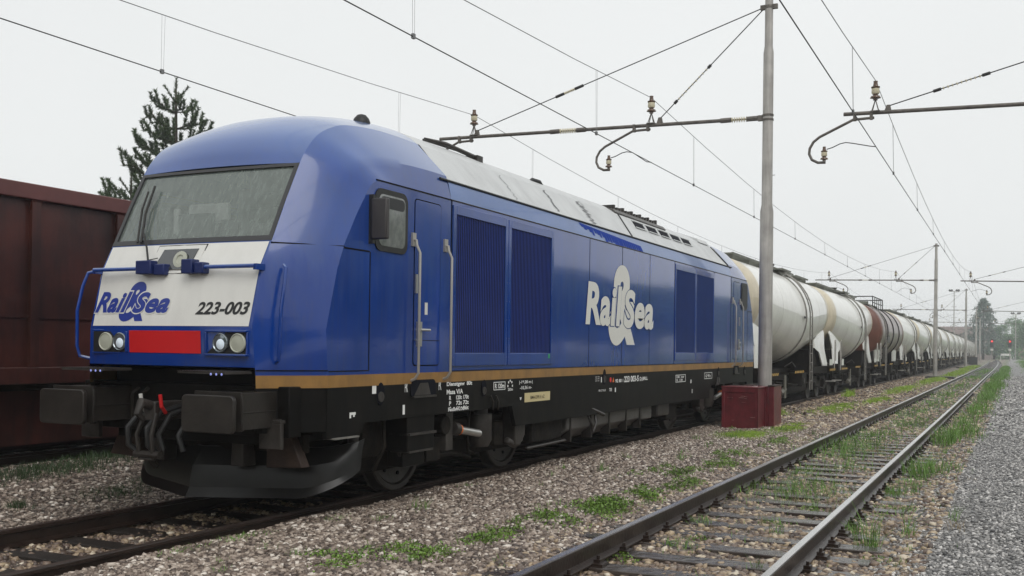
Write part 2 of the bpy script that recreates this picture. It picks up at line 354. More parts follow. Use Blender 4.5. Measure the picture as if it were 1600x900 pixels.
    far = t.nodes.new('ShaderNodeMapRange'); far.inputs[1].default_value = 14; far.inputs[2].default_value = 60; L(sepx.outputs[1], far.inputs[0])
    g1 = mth('MULTIPLY', band(6.15, 6.95, .2), far.outputs[0])
    g2 = mth('MULTIPLY', band(8.7, 90, .3), far.outputs[0])
    g3 = mth('MULTIPLY', band(2.6, 5.6, .5), mth('MULTIPLY', far.outputs[0], .55))
    g4 = band(-400, -6.5, .5)
    tot = mth('ADD', mth('ADD', g1, g2), mth('ADD', g3, g4))
    gm = t.nodes.new('ShaderNodeMapRange'); gm.inputs[1].default_value = .46; gm.inputs[2].default_value = .56; L(n2.outputs[0], gm.inputs[0])
    gmm = mth('MINIMUM', mth('MULTIPLY', tot, mth('ADD', gm.outputs[0], mth('MULTIPLY', g2, .6))), 1)
    mg = t.nodes.new('ShaderNodeMix'); mg.data_type = 'RGBA'; L(gmm, mg.inputs[0]); L(mx.outputs[2], mg.inputs[6]); mg.inputs[7].default_value = (.10, .18, .04, 1)
    L(mg.outputs[2], b.inputs['Base Color']); b.inputs['Roughness'].default_value = .55
    bp = t.nodes.new('ShaderNodeBump'); bp.inputs['Strength'].default_value = .9; bp.inputs['Distance'].default_value = .05; bp.invert = True
    bp2 = t.nodes.new('ShaderNodeBump'); bp2.inputs['Strength'].default_value = .6; bp2.inputs['Distance'].default_value = .02; bp2.invert = True
    L(v1.outputs[0], bp.inputs['Height']); L(v2.outputs[0], bp2.inputs['Height']); L(bp.outputs[0], bp2.inputs['Normal']); L(bp2.outputs[0], b.inputs['Normal'])
    me.materials.append(m)
make_ground()

ICO_V = None
def ico():
    p = (1+5**.5)/2
    V = np.array([(-1, p, 0), (1, p, 0), (-1, -p, 0), (1, -p, 0), (0, -1, p), (0, 1, p), (0, -1, -p), (0, 1, -p), (p, 0, -1), (p, 0, 1), (-p, 0, -1), (-p, 0, 1)], float)
    V /= np.linalg.norm(V[0])
    F = np.array([(0, 11, 5), (0, 5, 1), (0, 1, 7), (0, 7, 10), (0, 10, 11), (1, 5, 9), (5, 11, 4), (11, 10, 2), (10, 7, 6), (7, 1, 8), (3, 9, 4), (3, 4, 2), (3, 2, 6), (3, 6, 8), (3, 8, 9), (4, 9, 5), (2, 4, 11), (6, 2, 10), (8, 6, 7), (9, 8, 1)])
    return V, F
def np_mesh(name, V, F, m, tone=None, smooth=False):
    me = bpy.data.meshes.new(name); nv = len(V); nf = len(F); k = F.shape[1]
    me.vertices.add(nv); me.vertices.foreach_set('co', V.astype(np.float32).ravel())
    me.loops.add(nf*k); me.loops.foreach_set('vertex_index', F.astype(np.int32).ravel())
    me.polygons.add(nf); me.polygons.foreach_set('loop_start', np.arange(0, nf*k, k, dtype=np.int32))
    me.polygons.foreach_set('loop_total', np.full(nf, k, dtype=np.int32))
    if tone is not None:
        a = me.attributes.new('tone', 'FLOAT', 'FACE'); a.data.foreach_set('value', tone.astype(np.float32))
    me.update(calc_edges=True)
    if smooth: me.shade_smooth()
    me.materials.append(m)
    o = bpy.data.objects.new(name, me); col.objects.link(o); return o
def stonemat(name, cols, rough=.45):
    m = bpy.data.materials.new(name); m.use_nodes = True; t = m.node_tree; b = t.nodes['Principled BSDF']; b.inputs['Roughness'].default_value = rough
    a = t.nodes.new('ShaderNodeAttribute'); a.attribute_name = 'tone'
    r = t.nodes.new('ShaderNodeValToRGB'); e = r.color_ramp.elements
    while len(e) < len(cols): e.new(.5)
    for i, (p, c) in enumerate(cols): e[i].position = p; e[i].color = (*c, 1)
    t.links.new(a.outputs['Fac'], r.inputs[0]); t.links.new(r.outputs[0], b.inputs['Base Color']); return m
def stones(name, P, size, m, label, flat=.65):
    V, F = ico(); n = len(P)
    d = 1+.85*(rng.random((n, 12, 1))-.5)
    sc = size[:, None, None]*(.65+.8*rng.random((n, 1, 3))); sc[:, :, 2] *= flat
    a = rng.random(n)*6.283; c, s_ = np.cos(a), np.sin(a)
    Q = V[None]*d*sc
    x = Q[..., 0]*c[:, None]-Q[..., 1]*s_[:, None]; y = Q[..., 0]*s_[:, None]+Q[..., 1]*c[:, None]
    Q = np.stack([x, y, Q[..., 2]], -1)+P[:, None, :]
    FF = (F[None]+np.arange(n)[:, None, None]*12).reshape(-1, 3)
    tone = np.repeat(rng.random(n), 20)
    o = np_mesh(name, Q.reshape(-1, 3), FF, m, tone); tag(o, label, 'ballast', kind='stuff'); return o
def scatter(n, x0, x1, y0, y1, dens=None, sizes=(.012, .03)):
    # denser close to the camera: y by inverse-square style sampling
    u = rng.random(n); y = y0+(y1-y0)*u**1.7; x = x0+(x1-x0)*rng.random(n)
    s = sizes[0]+(sizes[1]-sizes[0])*rng.random(n)**1.5
    z = np.interp(x, PX, PZ)+hnoise(x, y)+s*.15
    return np.stack([x, y, z], 1), s
ms_mid = stonemat('gravel_stones', [(0, (.055, .038, .030)), (.3, (.155, .116, .092)), (.62, (.30, .235, .19)), (.88, (.48, .40, .33)), (1, (.80, .73, .65))], .38)
ms_tan = stonemat('tan_ballast_stones', [(0, (.06, .042, .035)), (.35, (.17, .12, .092)), (.65, (.30, .22, .15)), (.9, (.46, .355, .23)), (1, (.70, .62, .50))], .38)
ms_grey = stonemat('grey_gravel_stones', [(0, (.05, .049, .05)), (.4, (.175, .168, .16)), (.75, (.36, .345, .33)), (1, (.72, .69, .66))], .38)
P, s = scatter(80000, .86, 3.7, -3.5, 20, sizes=(.011, .028)); stones('gravel', P, s, ms_mid, 'pinkish brown wet gravel filling the strip between the locomotive and the empty track')
P, s = scatter(26000, 3.4, 6.5, -3, 22, sizes=(.014, .038)); P[:, 2] -= .005*((P[:, 0] > 3.6) & (P[:, 0] < 6.1))
P2, s2 = scatter(16000, .9, 6.6, 16, 70, sizes=(.025, .06))
stones('track_ballast', np.vstack([P, P2]), np.concatenate([s, s2]), ms_tan, 'coarse tan and brown ballast stones in and beside the empty track')
P, s = scatter(60000, 6.1, 9.2, -1.5, 17, sizes=(.008, .02)); P3, s3 = scatter(22000, 6.5, 8.9, 16, 75, sizes=(.016, .045)); P = np.vstack([P, P3]); s = np.concatenate([s, s3]); stones('path_gravel', P, s, ms_grey, 'fine grey gravel covering the walking path right of the empty track')
P, s = scatter(7000, -1.35, .84, -3.5, 3, sizes=(.018, .04)); stones('yellowish_ballast', P, s, ms_tan, 'yellowish ballast stones between the sleepers in front of the locomotive')
P, s = scatter(26000, -6, -1.2, -3.5, 9, sizes=(.013, .03)); stones('dark_gravel', P, s, ms_mid, 'brown gravel between the locomotive track and the red goods wagon')

# ------------------------------------------------------------------ tracks
def rail_prof(h=.16):
    return [(-.07, 0), (.07, 0), (.07, .012), (.011, .032), (.009, .115), (.034, .125), (.034, h-.008), (.028, h), (-.028, h), (-.034, h-.008), (-.034, .125), (-.009, .115), (-.011, .032), (-.07, .012)]
def track(name, xc, ztop, y0, y1, label, top_m, wood_m, nvis, y_first, nstuff_to, plates=True):
    t = thing(name, (xc, y_first, ztop-.16), label, 'railway track')
    for sx in (-1, 1):
        mb = MB(); pr = rail_prof(); xo = xc+sx*.7525; n = len(pr)
        ys = list(np.arange(y0, min(y1, 60), 3.))+list(np.arange(60, y1+.1, 20.))
        # track eases gently left in the far distance
        rows = [[(xo+p[0]+bend(y), y, ztop-.16+p[1]) for p in pr+[pr[0]]] for y in ys]
        mb.grid(rows, mi=lambda i, k: 1 if k == 7 else 0)
        mb.build('rail', [m_railside, top_m], t, angle=30)
    y = y_first; cnt = 0; rest = MB(); first = None
    while y < nstuff_to:
        if cnt < nvis:
            jx = random.uniform(-.05, .05); jr = random.uniform(-.012, .012)
            mb = MB(); c = Vector((xc+jx+bend(y), y, ztop-.16-.064)); mb.obox(c, (1.28, jr*1.28, 0), (0, .118, 0), (0, 0, .06))
            sl = mb.build('sleeper', wood_m, t, bevel=.008)
            if plates and cnt < 70:
                for sx in (-1, 1):
                    mp = MB(); xr = xc+sx*.7525+bend(y); zb = ztop-.16
                    mp.box(xr-.16, xr-.072, y-.075, y+.075, zb-.003, zb+.02); mp.box(xr+.072, xr+.16, y-.075, y+.075, zb-.003, zb+.02)
                    mp.box(xr-.165, xr+.165, y-.08, y+.08, zb-.006, zb+.0015)
                    for q in (-.1, .1):
                        mp.box(xr+q-.028, xr+q+.028, y-.035, y+.035, zb+.02, zb+.045); mp.cyl((xr+q, y, zb+.04), (xr+q, y, zb+.075), .014, 6)
                    mp.build('rail_fastening', m_railside, sl)
        else:
            rest.obox((xc+bend(y), y, ztop-.16-.064), (1.28, 0, 0), (0, .118, 0), (0, 0, .06))
        cnt += 1; y += .6
    if rest.v:
        o = rest.build('far_sleepers', wood_m, t); o['kind'] = 'stuff'
    return t
def bend(y): return -0.00006*max(0, y-90)**2 if y > 90 else 0.0
track('railway_track', 4.84, .10, -8, 330, 'empty wet track with shiny rail heads and worn timber sleepers, between locomotive and path', m_railtop, m_wood, 100, -2.2, 300)
track('railway_track', 0, 0, -8, 330, 'rust dark track under the blue locomotive and the tank wagons', m_railold, m_wooddk, 12, -3.1, 300, plates=False)
track('railway_track', -5.45, .15, -10, 330, 'rust dark track under the red goods wagon', m_railold, m_wooddk, 20, -3.1, 60, plates=False)
# ------------------------------------------------------------------ locomotive
LY = 19.275
loco = thing('locomotive', (0, LY/2, 0), 'blue diesel locomotive with white nose panel and grey roof standing on the middle track', 'locomotive')
def ROT(p): return (-p[0], LY-p[1], p[2])
ID = None
S = 1.435
CR = np.array([(1.03, .46, 1.245), (1.03, .455, 1.36), (1.025, .45, 1.43), (1.0, .43, 1.78), (1.0, .56, 2.35), (1.0, .69, 2.60), (1.0, .885, 3.0), (1.0, 1.08, 3.37), (1.0, 1.19, 3.53), (1.0, 1.34, 3.68), (1.0, 1.54, 3.79), (1.0, 1.81, 3.875), (1.0, 2.30, 3.93), (1.0, 2.78, 3.945), (1.0, 3.21, 3.94)])
KK = np.array([(S, .98, 1.245), (S, .98, 1.36), (S, .97, 1.43), (S, .94, 1.78), (S, 1.1, 2.35), (S, 1.21, 2.60), (S, 1.40, 2.9), (S, 1.56, 3.12), (S, 1.66, 3.23), (S, 1.80, 3.285), (S, 2.0, 3.285), (S, 2.22, 3.285), (S, 2.6, 3.285), (S, 2.95, 3.285), (S, 3.25, 3.285)])
BU = np.array([0, 0, 0, 0, .0, .008, .02, .035, .05, .065, .075, .085, .09, .09, .09])
CE = np.array([(0, .42, 1.245), (0, .415, 1.36), (0, .41, 1.43), (0, .39, 1.78), (0, .52, 2.35), (0, .65, 2.60), (0, .84, 3.0), (0, 1.03, 3.385), (0, 1.13, 3.58), (0, 1.27, 3.75), (0, 1.50, 3.905), (0, 1.80, 4.03), (0, 2.30, 4.13), (0, 2.78, 4.19), (0, 3.21, 4.22)])
def cat(A, t):
    i = int(min(max(math.floor(t), 0), len(A)-2)); f = t-i
    p0 = A[max(i-1, 0)]; p1 = A[i]; p2 = A[i+1]; p3 = A[min(i+2, len(A)-1)]
    return .5*((2*p1)+(-p0+p2)*f+(2*p0-5*p1+4*p2-p3)*f*f+(-p0+3*p1-3*p2+p3)*f**3)
TS = [0, 1, 2, 3, 4, 5, 6]+[7+k*.25 for k in range(29)]
def smp(A, t): return cat(A, t) if t >= 7 else A[int(t)]
def side_pt(t, s):   # s: 0 at K (outer side line) .. 1 at crease
    k = smp(KK, t); c = smp(CR, t); b = float(np.interp(t, range(15), BU))
    p = k*(1-s)+c*s; prof = np.interp(s, [0, .33, 1], [0, 1, 0]); prof = .5*prof+.5*(4*s*(1-s))**.8*.93
    if t >= 9: prof = (1-(t-9)/5)*prof+((t-9)/5)*np.interp(s, [0, .33, 1], [0, 1, 0])
    d = p-np.array([.2, 3.0, 2.6]); d /= np.linalg.norm(d)
    return p+d*b*prof
def front_pt(t, u):  # u -1..1 across
    c = smp(CR, t); e = smp(CE, t); a = abs(u)
    if t <= 7: h = a*a
    else: h = a**(2+.8*(t-7)/7)
    y = e[1]+(c[1]-e[1])*a*a; z = e[2]+(c[2]-e[2])*h
    return (u*c[0], y, z)
def front_y(x, z):
    zc = CR[:9, 2]; return float(np.interp(z, zc, CR[:9, 1]))-.04*(1-min(1, x*x))
US = [i/10 for i in range(-10, 11)]; SS = [0, .08, .16, .25, .33, .42, .52, .64, .78, .9, 1]
SEC = [(1.435, 1.245), (1.435, 1.36), (1.435, 1.78), (1.435, 2.6), (1.435, 3.285), (1.385, 3.50), (1.0, 3.94)]
shell = MB()
for T in (ID, ROT):
    mb = MB()
    rows = [[front_pt(t, u) for u in US] for t in TS]
    mb.grid(rows, 0, skip=lambda i, k: TS[i] < 2 or (5 <= TS[i] < 7))
    for sgn in (1, -1):
        rows = [[(sgn*q[0], q[1], q[2]) for q in (side_pt(t, s) for s in SS)] for t in TS]
        mb.grid(rows, lambda i, k: 1 if TS[i] < 1 else 0)
        # flat side of the cab up to the engine room
        rows = []
        for t in TS:
            k = smp(KK, t)
            rows.append([(sgn*S, k[1]+(3.25-k[1])*j/6, k[2]) for j in range(7)])
        rows = [r for r, t in zip(rows, TS) if t <= 9]
        mb.grid(rows, lambda i, k: 1 if TS[i] < 1 else 0)
    # underside of nose and underlip of the dome
    mb.add([(-1.03, .455, 1.43), (1.03, .455, 1.43), (1.03, .9, 1.43), (-1.03, .9, 1.43)], [(0, 1, 2, 3)], 0)
    o = len(shell.v); shell.v += [T(p) if T else p for p in mb.v]; shell.f += [[o+i for i in f] for f in mb.f]; shell.m += mb.m
# engine room body
ysm = [3.25+i*(LY-6.5)/12 for i in range(13)]
roofp = [front_pt(14, u) for u in US]
for sgn in (1, -1):
    rows = [[(sgn*x, y, z) for y in ysm] for x, z in SEC]
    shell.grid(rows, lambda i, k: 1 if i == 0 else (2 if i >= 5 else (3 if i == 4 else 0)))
rows = [[(p[0], y, p[2]) for p in roofp] for y in [3.21]+ysm[1:-1]+[LY-3.21]]
shell.grid(rows, 2)
# fill between the cab shell edge and the roof start
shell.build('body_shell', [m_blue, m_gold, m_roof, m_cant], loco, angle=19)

# groove and strip helpers on the flat side
def side_box(mb, y0, y1, z0, z1, d=.004, x=S): mb.box(x-.01, x+d, y0, y1, z0, z1)
for T in (ID, ROT):
    g = MB(T)
    for sgn in (1,):
        pass
    def sb(y0, y1, z0, z1, d=.003): g.box(S-.01, S+d, y0, y1, z0, z1); g.box(-S-d, -S+.01, y0, y1, z0, z1)
    sb(1.635, 1.65, 1.40, 2.56); sb(1.20, 1.635, 2.555, 2.57); sb(1.74, 3.25, 3.278, 3.292, .005)
    sb(3.245, 3.262, 1.37, 3.285, .005); sb(.99, 1.64, 1.392, 1.402)
    # crease-to-side seam on the angled cheek
    for sg in (1, -1):
        pts = []
        for s in np.linspace(0, 1, 9):
            q = (1-s)*np.array([S, 1.21, 2.575])+s*np.array([1.0, .675, 2.575]); pts.append((sg*(q[0]+.002), q[1]-.002, q[2]))
        g.tube(pts, .007, 6)
        g.tube([(sg*1.035, .45, 1.405), (sg*1.437, .975, 1.405)], .006, 6)
    g.build('panel_gap', m_groove, loco)
    # fine water trails across the cheek and dome edge
gp = MB()
for y in (7.458, 8.885, 10.289): gp.box(S-.01, S+.0025, y-.006, y+.006, 1.36, 3.285)
gp.box(S-.01, S+.004, 3.27, 16.0, 1.362, 1.372); gp.box(S-.01, S+.003, 11.74, 11.755, 1.37, 3.285); gp.box(S-.01, S+.003, 14.56, 14.572, 1.37, 3.285)
gp.box(-S-.003, -S+.01, 3.27, 16.0, 1.362, 1.372)
gp.build('panel_gap', m_groove, loco)
# black line under the grey roof
for sgn in (1, -1):
    g = MB(); g.tube([(sgn*1.39, 3.06, 3.505), (sgn*1.39, LY-3.06, 3.505)], .014, 8)
    g.tube([(sgn*1.436, 3.25, 3.287), (sgn*1.436, LY-3.25, 3.287)], .008, 6)
    g.build('roof_gutter', m_rubber, loco)
# slope plane helper on the near grey roof side
def slope(y, f, off=0.0, sg=1):   # f 0 bottom .. 1 top of slope
    n = Vector((.44, 0, .385)).normalized()
    return (sg*(1.385-.385*f+n.x*off), y, 3.5+.44*f+n.z*off)
def slope_quad(mb, y0, y1, f0, f1, off, sk=0.0, sg=1, th=.01):
    a = [slope(y0, f0, off, sg), slope(y1, f0, off, sg), slope(y1+sk, f1, off, sg), slope(y0+sk, f1, off, sg)]
    b = [slope(y0, f0, off-th, sg), slope(y1, f0, off-th, sg), slope(y1+sk, f1, off-th, sg), slope(y0+sk, f1, off-th, sg)]
    mb.add(a+b, [(0, 1, 2, 3), (4, 7, 6, 5), (0, 4, 5, 1), (1, 5, 6, 2), (2, 6, 7, 3), (3, 7, 4, 0)])
for sg in (1, -1):
    g = MB()
    g.tube([slope(9.5, .0, .004, sg), slope(9.83, 1.02, .004, sg)], .014, 6)
    g.tube([slope(LY-3.3, .0, .004, sg), slope(LY-3.45, 1.0, .004, sg)], .016, 6)
    g.build('roof_seam', m_rubber, loco)
    for i in range(5):
        g = MB(); y = 10.32+i*.74; slope_quad(g, y+.02, y+.55, .62, .88, .012, 0.10, sg); vf = g.build('roof_vent', m_groove, loco)
        g = MB()
        for (a, b, c, d) in ((y-.02, y+.59, .58, .615), (y-.02, y+.59, .885, .92)): slope_quad(g, a+(.09 if c > .8 else 0), b+(.1 if c > .8 else 0), c, d, .022, 0, sg)
        g.build('vent_frame', m_roof, vf)
    # raised hood above the slope over the cooling section
    g = MB(); g.prism([(sg*.96, 3.96), (sg*.99, 3.975), (sg*.93, 4.04), (sg*.55, 4.12), (sg*.5, 4.02)], 1, 9.75, 12.6); g.build('roof_hood', m_tank_grey, loco, bevel=.01)
    g = MB()
    for i in range(16): g.box(min(sg*.60, sg*.9), max(sg*.60, sg*.9), 9.9+i*.155, 9.96+i*.155, 4.03, 4.10+.03*(i%3==0))
    g.build('roof_grille', m_under2, loco)
# folded equipment on roof front, small antenna and horns
g = MB(); g.tube([(.68, 3.9, 4.16), (.74, 4.3, 4.16), (.74, 5.1, 4.13)], [.012, .03, .03], 8); g.tube([(.6, 4.0, 4.17), (.68, 4.9, 4.16)], .014, 6); g.box(.62, .8, 5.05, 5.2, 4.06, 4.15); g.build('roof_aerial', m_under2, loco)
g = MB(); g.tube([(.80, 6.65, 4.04), (.8, 6.75, 4.085), (.8, 7.0, 4.09), (.8, 7.1, 4.05)], [.02, .03, .03, .02], 8); g.build('roof_cowl', m_rubber, loco)
g = MB(); g.lathe((.55, 2.75, 4.10), (0, 0, 1), [(.10, 0), (.10, .03), (.085, .07), (.05, .11), (0, .125)], 16); g.build('roof_horn', m_rubber, loco)
g = MB(); g.prism([(.90, 4.0), (1.0, 3.96), (.92, 4.06), (.5, 4.2), (.3, 4.2)], 1, 15.0, 15.75); g.build('roof_hatch', m_roof, loco, bevel=.01)
# dark stains running down the roof side
def stain(pts, wd, m, name, off=.004):
    g = MB(); rows = []
    for (y, f), w_ in zip(pts, wd): rows.append([slope(y-w_, f, off), slope(y+w_, f, off)])
    g.grid(rows); g.build(name, m, loco)
def jag(y0, f0, y1, f1, n, amp, wmax, m):
    pts = []; ws_ = []
    for i in range(n+1):
        q = i/n; pts.append((y0+(y1-y0)*q+random.uniform(-amp, amp), f0+(f1-f0)*q)); ws_.append(wmax*random.uniform(.3, 1))
    stain(pts, ws_, m, 'water_streak')
m_streak = mat('wet_streak', (.06, .06, .065), .3); m_streak2 = mat('pale_wet_streak', (.25, .255, .26), .3)
jag(6.65, .92, 6.5, .15, 12, .06, .045, m_streak); jag(7.95, .95, 7.9, .1, 18, .10, .09, m_streak); jag(5.2, .9, 5.15, .1, 12, .05, .02, m_streak2); jag(8.1, .9, 7.75, .2, 16, .1, .03, m_streak2)
# run-off patch on the blue cant rail
g = MB()
for i in range(26):
    y = 7.1+i*.105; zt = 3.48-.012*i*.3; ln = random.uniform(.05, .19)*(1 if 3 < i < 23 else .5)
    def cx(z): return 1.435-.05*(z-3.285)/.215+.003
    zb = max(3.295, zt-ln-.004*i)
    g.add([(cx(zt), y, zt), (cx(zt), y+.11, zt-.002), (cx(zb), y+.16+.05*random.random(), zb), (cx(zb), y+.10, zb)], [(0, 1, 2, 3)])
g.build('runoff_streak', mat('wet_blue_streak', (.008, .045, .33), .6, spec=.1), loco)

# ------ front faces
def fmap(x0, z0):
    def f(s, t, off): x = x0+s; z = z0+t; return (x, front_y(x, z)-off, z)
    return f
for T in (ID, ROT):
    # white nose panel
    g = MB(T)
    zz = list(np.linspace(1.80, 2.35, 6))+list(np.linspace(2.40, 2.585, 4)); zz = sorted(set(np.round(zz, 4)))
    def wx(z, u): return u*(.965+.02*(z-1.8))
    rows = [[(wx(z, u), front_y(wx(z, u), z)-.004, z) for u in np.linspace(-1, 1, 21)] for z in zz]
    g.grid(rows); wp = g.build('white_nose_panel', m_white, loco)
    # windshield and rubber frame
    g = MB(T)
    wl = (2.635, 3.345)
    rows = [[(u*.962, front_y(u*.962, z)+.016, z) for u in np.linspace(-1, 1, 21)] for z in np.linspace(wl[0], wl[1], 9)]
    g.grid(rows); wsh = g.build('windshield', m_ws, loco)
    g = MB(T)
    def strip(x0, x1, z0, z1, d=.006):
        a = []
        for z in np.linspace(z0, z1, 9): a.append([(x, front_y(x, z)-d, z) for x in np.linspace(x0, x1, 15)])
        g.grid(a)
        for e in (0, -1):
            g.grid([a[e], [(p[0], p[1]+.05, p[2]) for p in a[e]]])
        g.grid([[r[0] for r in a], [(r[0][0], r[0][1]+.05, r[0][2]) for r in a]]); g.grid([[r[-1] for r in a], [(r[-1][0], r[-1][1]+.05, r[-1][2]) for r in a]])
    strip(-1.0, 1.0, 2.598, 2.645); strip(-1.0, 1.0, 3.34, 3.372)
    strip(-.998, -.955, 2.645, 3.34); strip(.955, .998, 2.645, 3.34)
    g.build('windshield_frame', mat('grey_rubber', (.035, .035, .038), .45), loco)
    # cab interior
    g = MB(T); g.box(-1.32, 1.32, 2.9, 2.95, 1.5, 3.5); g.box(-1.15, 1.15, 2.9, 2.96, 3.5, 3.70); g.box(-.95, .95, 2.9, 2.96, 3.70, 3.93); g.box(-.6, .6, 2.9, 2.96, 3.93, 4.1); g.box(-1.3, 1.3, 1.3, 2.9, 1.95, 2.0); g.build('cab_wall', m_inner, loco)
    g = MB(T); g.prism([(.80, 2.45), (.86, 2.60), (1.25, 2.70), (1.35, 2.62), (1.35, 2.0), (.95, 2.0)], 0, -.93, .93); dk = g.build('driver_desk', m_innerl, loco, bevel=.02)
    g = MB(T); g.box(-.55, -.12, 1.12, 1.18, 2.72, 2.95); g.box(-.02, .2, 1.15, 1.2, 2.72, 2.88); g.build('desk_screen', m_innerd, dk)
    g = MB(T); g.box(-.42, .08, 2.0, 2.1, 2.5, 3.12); g.box(-.3, -.04, 2.0, 2.08, 3.12, 3.28); g.box(-.42, .08, 1.6, 2.1, 2.42, 2.52); g.build('driver_seat', m_innerd, loco, bevel=.03)
    g = MB(T); g.box(.5, .85, .98, 1.03, 2.68, 2.80); g.build('dash_box', m_innerd, loco, bevel=.01)
    g = MB(T); g.box(-.50, .02, 1.20, 1.26, 2.86, 3.06); g.box(-.66, -.58, 1.15, 1.2, 2.76, 3.02); g.build('overhead_console', m_innerl, loco, bevel=.02)
    # headlight clusters
    for (x0, x1, xl, xo) in ((-.937, -.50, -.577, -.763), (.507, .945, .665, .865)):
        g = MB(T); yb = .40
        for a, b, c, d in ((x0-.02, x1+.02, 1.745, 1.765), (x0-.02, x1+.02, 1.53, 1.55), (x0-.02, x0, 1.55, 1.745), (x1, x1+.02, 1.55, 1.745)):
            g.box(a, b, front_y(a, 1.65)-.018, .5, c, d)
        cl = g.build('headlight_cluster', m_blue, loco, bevel=.004)
        g = MB(T); ym = front_y((x0+x1)/2, 1.65)-.006; g.box(x0, x1, ym, ym+.05, 1.55, 1.745); g.build('lamp_recess', m_rubber, cl)
        for xx, mm, nm in ((xo, m_lamp_off, 'marker_lamp'), (xl, m_lens, 'headlight')):
            g = MB(T); g.lathe((xx, ym-.002, 1.648), (0, -1, 0), [(.088, 0), (.088, .014), (.08, .02), (.074, .012), (.045, .016), (0, .019)], 24)
            hl = g.build(nm, mm, cl)
            if nm == 'headlight' and T is ID:
                g = MB(T); g.lathe((xx+(.008), ym-.020, 1.636), (0, -1, 0), [(.048, 0), (.03, .008), (0, .012)], 16); g.build('lens_highlight', m_glint, hl)  # small glowing disc stands in for the highlight on the lens
    g = MB(T)
    rows = [[(x, front_y(x, z)-.005, z) for x in np.linspace(-.452, .435, 9)] for z in (1.548, 1.6, 1.65, 1.7, 1.756)]; g.grid(rows); g.build('red_panel', m_red, loco)
    # small display window above the logo
    g = MB(T)
    def tl(x, z, o): return (x, front_y(x, z)-o, z)
    def slab(m_, x0, x1, z0, z1, o0, o1, name, par, sk=0.02):
        q = MB(T); a = [tl(x0-sk, z0, o1), tl(x1-sk, z0, o1), tl(x1+sk, z1, o1), tl(x0+sk, z1, o1)]; b = [tl(x0-sk, z0, o0), tl(x1-sk, z0, o0), tl(x1+sk, z1, o0), tl(x0+sk, z1, o0)]
        q.add(a+b, [(0, 1, 2, 3), (4, 7, 6, 5), (0, 4, 5, 1), (1, 5, 6, 2), (2, 6, 7, 3), (3, 7, 4, 0)]); return q.build(name, m_, par)
    bk = slab(m_groove, -.335, .275, 2.292, 2.578, 0, .008, 'nose_window', loco)
    slab(m_white, -.325, .265, 2.30, 2.57, 0, .014, 'nose_window_frame', bk)
    slab(mat('dark_pane', (.035, .04, .045), .15, coat=1), -.245, .185, 2.335, 2.535, 0, .018, 'nose_window_pane', bk, .025)
    g = MB(T); c = tl(.04, 2.43, .02); g.lathe(c, (0, -1, .3), [(.082, 0), (.082, .01), (.045, .014), (.04, .004), (0, .004)], 20); g.build('round_lamp', m_lamp_off, bk)
    # horizontal grab bars with end blocks
    for x0, x1, bx in ((-1.0, -.30, -.28), (.34, 1.0, .30)):
        g = MB(T); z = 2.345; yy = front_y(1, z)-.10
        g.tube([(x0, yy, z), (x1, yy, z)], .020, 10)
        xe = x0 if bx > x0 and bx < 0 else x1
        g.box(xe-.02 if xe > 0 else xe-.01, xe+.02, yy, front_y(1, z)+.02, z-.035, z+.02)
        hb = g.build('nose_grab_bar', m_blue, loco)
        g = MB(T)
        if bx < 0: g.box(-.40, -.21, yy-.05, yy+.05, z-.055, z+.075); g.box(-.20, -.07, yy-.02, yy+.08, z-.065, z+.04)
        else: g.box(.17, .30, yy-.05, yy+.06, z-.06, z+.075); g.box(.31, .42, yy-.03, yy+.06, z-.06, z+.045)
        g.build('grab_bar_bracket', mat('dark_blue_bracket', (.008, .02, .11), .4), hb, bevel=.01)
    # cheek handrails
    for sg in (1, -1):
        g = MB(T); a = np.array([sg*1.20, .62, 0.]); n_ = np.array([sg*.78, -.62, 0])*.11
        def q(z, o, dx=0): return tuple(np.array([sg*(1.16+dx), .605-.03+max(0, z-1.9)*.2, z])+n_*o)
        g.tube([q(2.36, 0), q(2.33, .9), q(2.2, 1.15), q(1.95, 1.25), q(1.6, 1.15), q(1.5, .9), q(1.475, 0)], .017, 8); g.build('cheek_handrail', m_blue, loco)
    # wipers
    g = MB(T)
    g.tube([(-.34, front_y(.3, 2.42)-.05, 2.43), (-.42, front_y(.4, 2.55)-.06, 2.56), (-.62, front_y(.6, 2.78)-.045, 2.76)], .010, 6)
    g.tube([(-.58, front_y(.6, 2.64)-.03, 2.62), (-.66, front_y(.6, 2.9)-.03, 2.92), (-.70, front_y(.7, 3.2)-.03, 3.22)], .013, 6)
    g.tube([(-.62, front_y(.6, 2.62)-.03, 2.62), (-.73, front_y(.7, 2.95)-.035, 2.97), (-.735, front_y(.7, 3.1)-.03, 3.16)], .011, 6)
    g.tube([(-.34, front_y(.3, 2.42)-.05, 2.43), (-.25, front_y(.3, 2.45)-.03, 2.45)], .005, 5)
    g.build('wiper', m_rubber, loco)
    # ---- buffer beam and fittings
    g = MB(T); g.box(-1.28, 1.28, .62, .80, .80, 1.26); g.box(-.98, .98, .78, 1.6, .70, 1.40); g.build('buffer_beam', m_black, loco, bevel=.01)
    for sg in (1, -1):
        g = MB(T)
        sl, sh = -.29, .29; cx = sg*.885; rr = .045
        poly = []
        for (px, pz, a0) in ((cx+sh-rr, 1.197-rr, 0), (cx+sl+rr, 1.197-rr, 90), (cx+sl+rr, .872+rr, 180), (cx+sh-rr, .872+rr, 270)):
            for k in range(4): a = R(a0+k*30); poly.append((px+rr*math.cos(a), pz+rr*math.sin(a)))
        g.prism(poly, 1, 0, .045)
        bf = g.build('buffer', m_buffer, loco, bevel=.008)
        g = MB(T); g.cyl((cx, .04, 1.035), (cx, .2, 1.035), .10, 20)
        g.build('buffer_plunger', m_under2, bf)
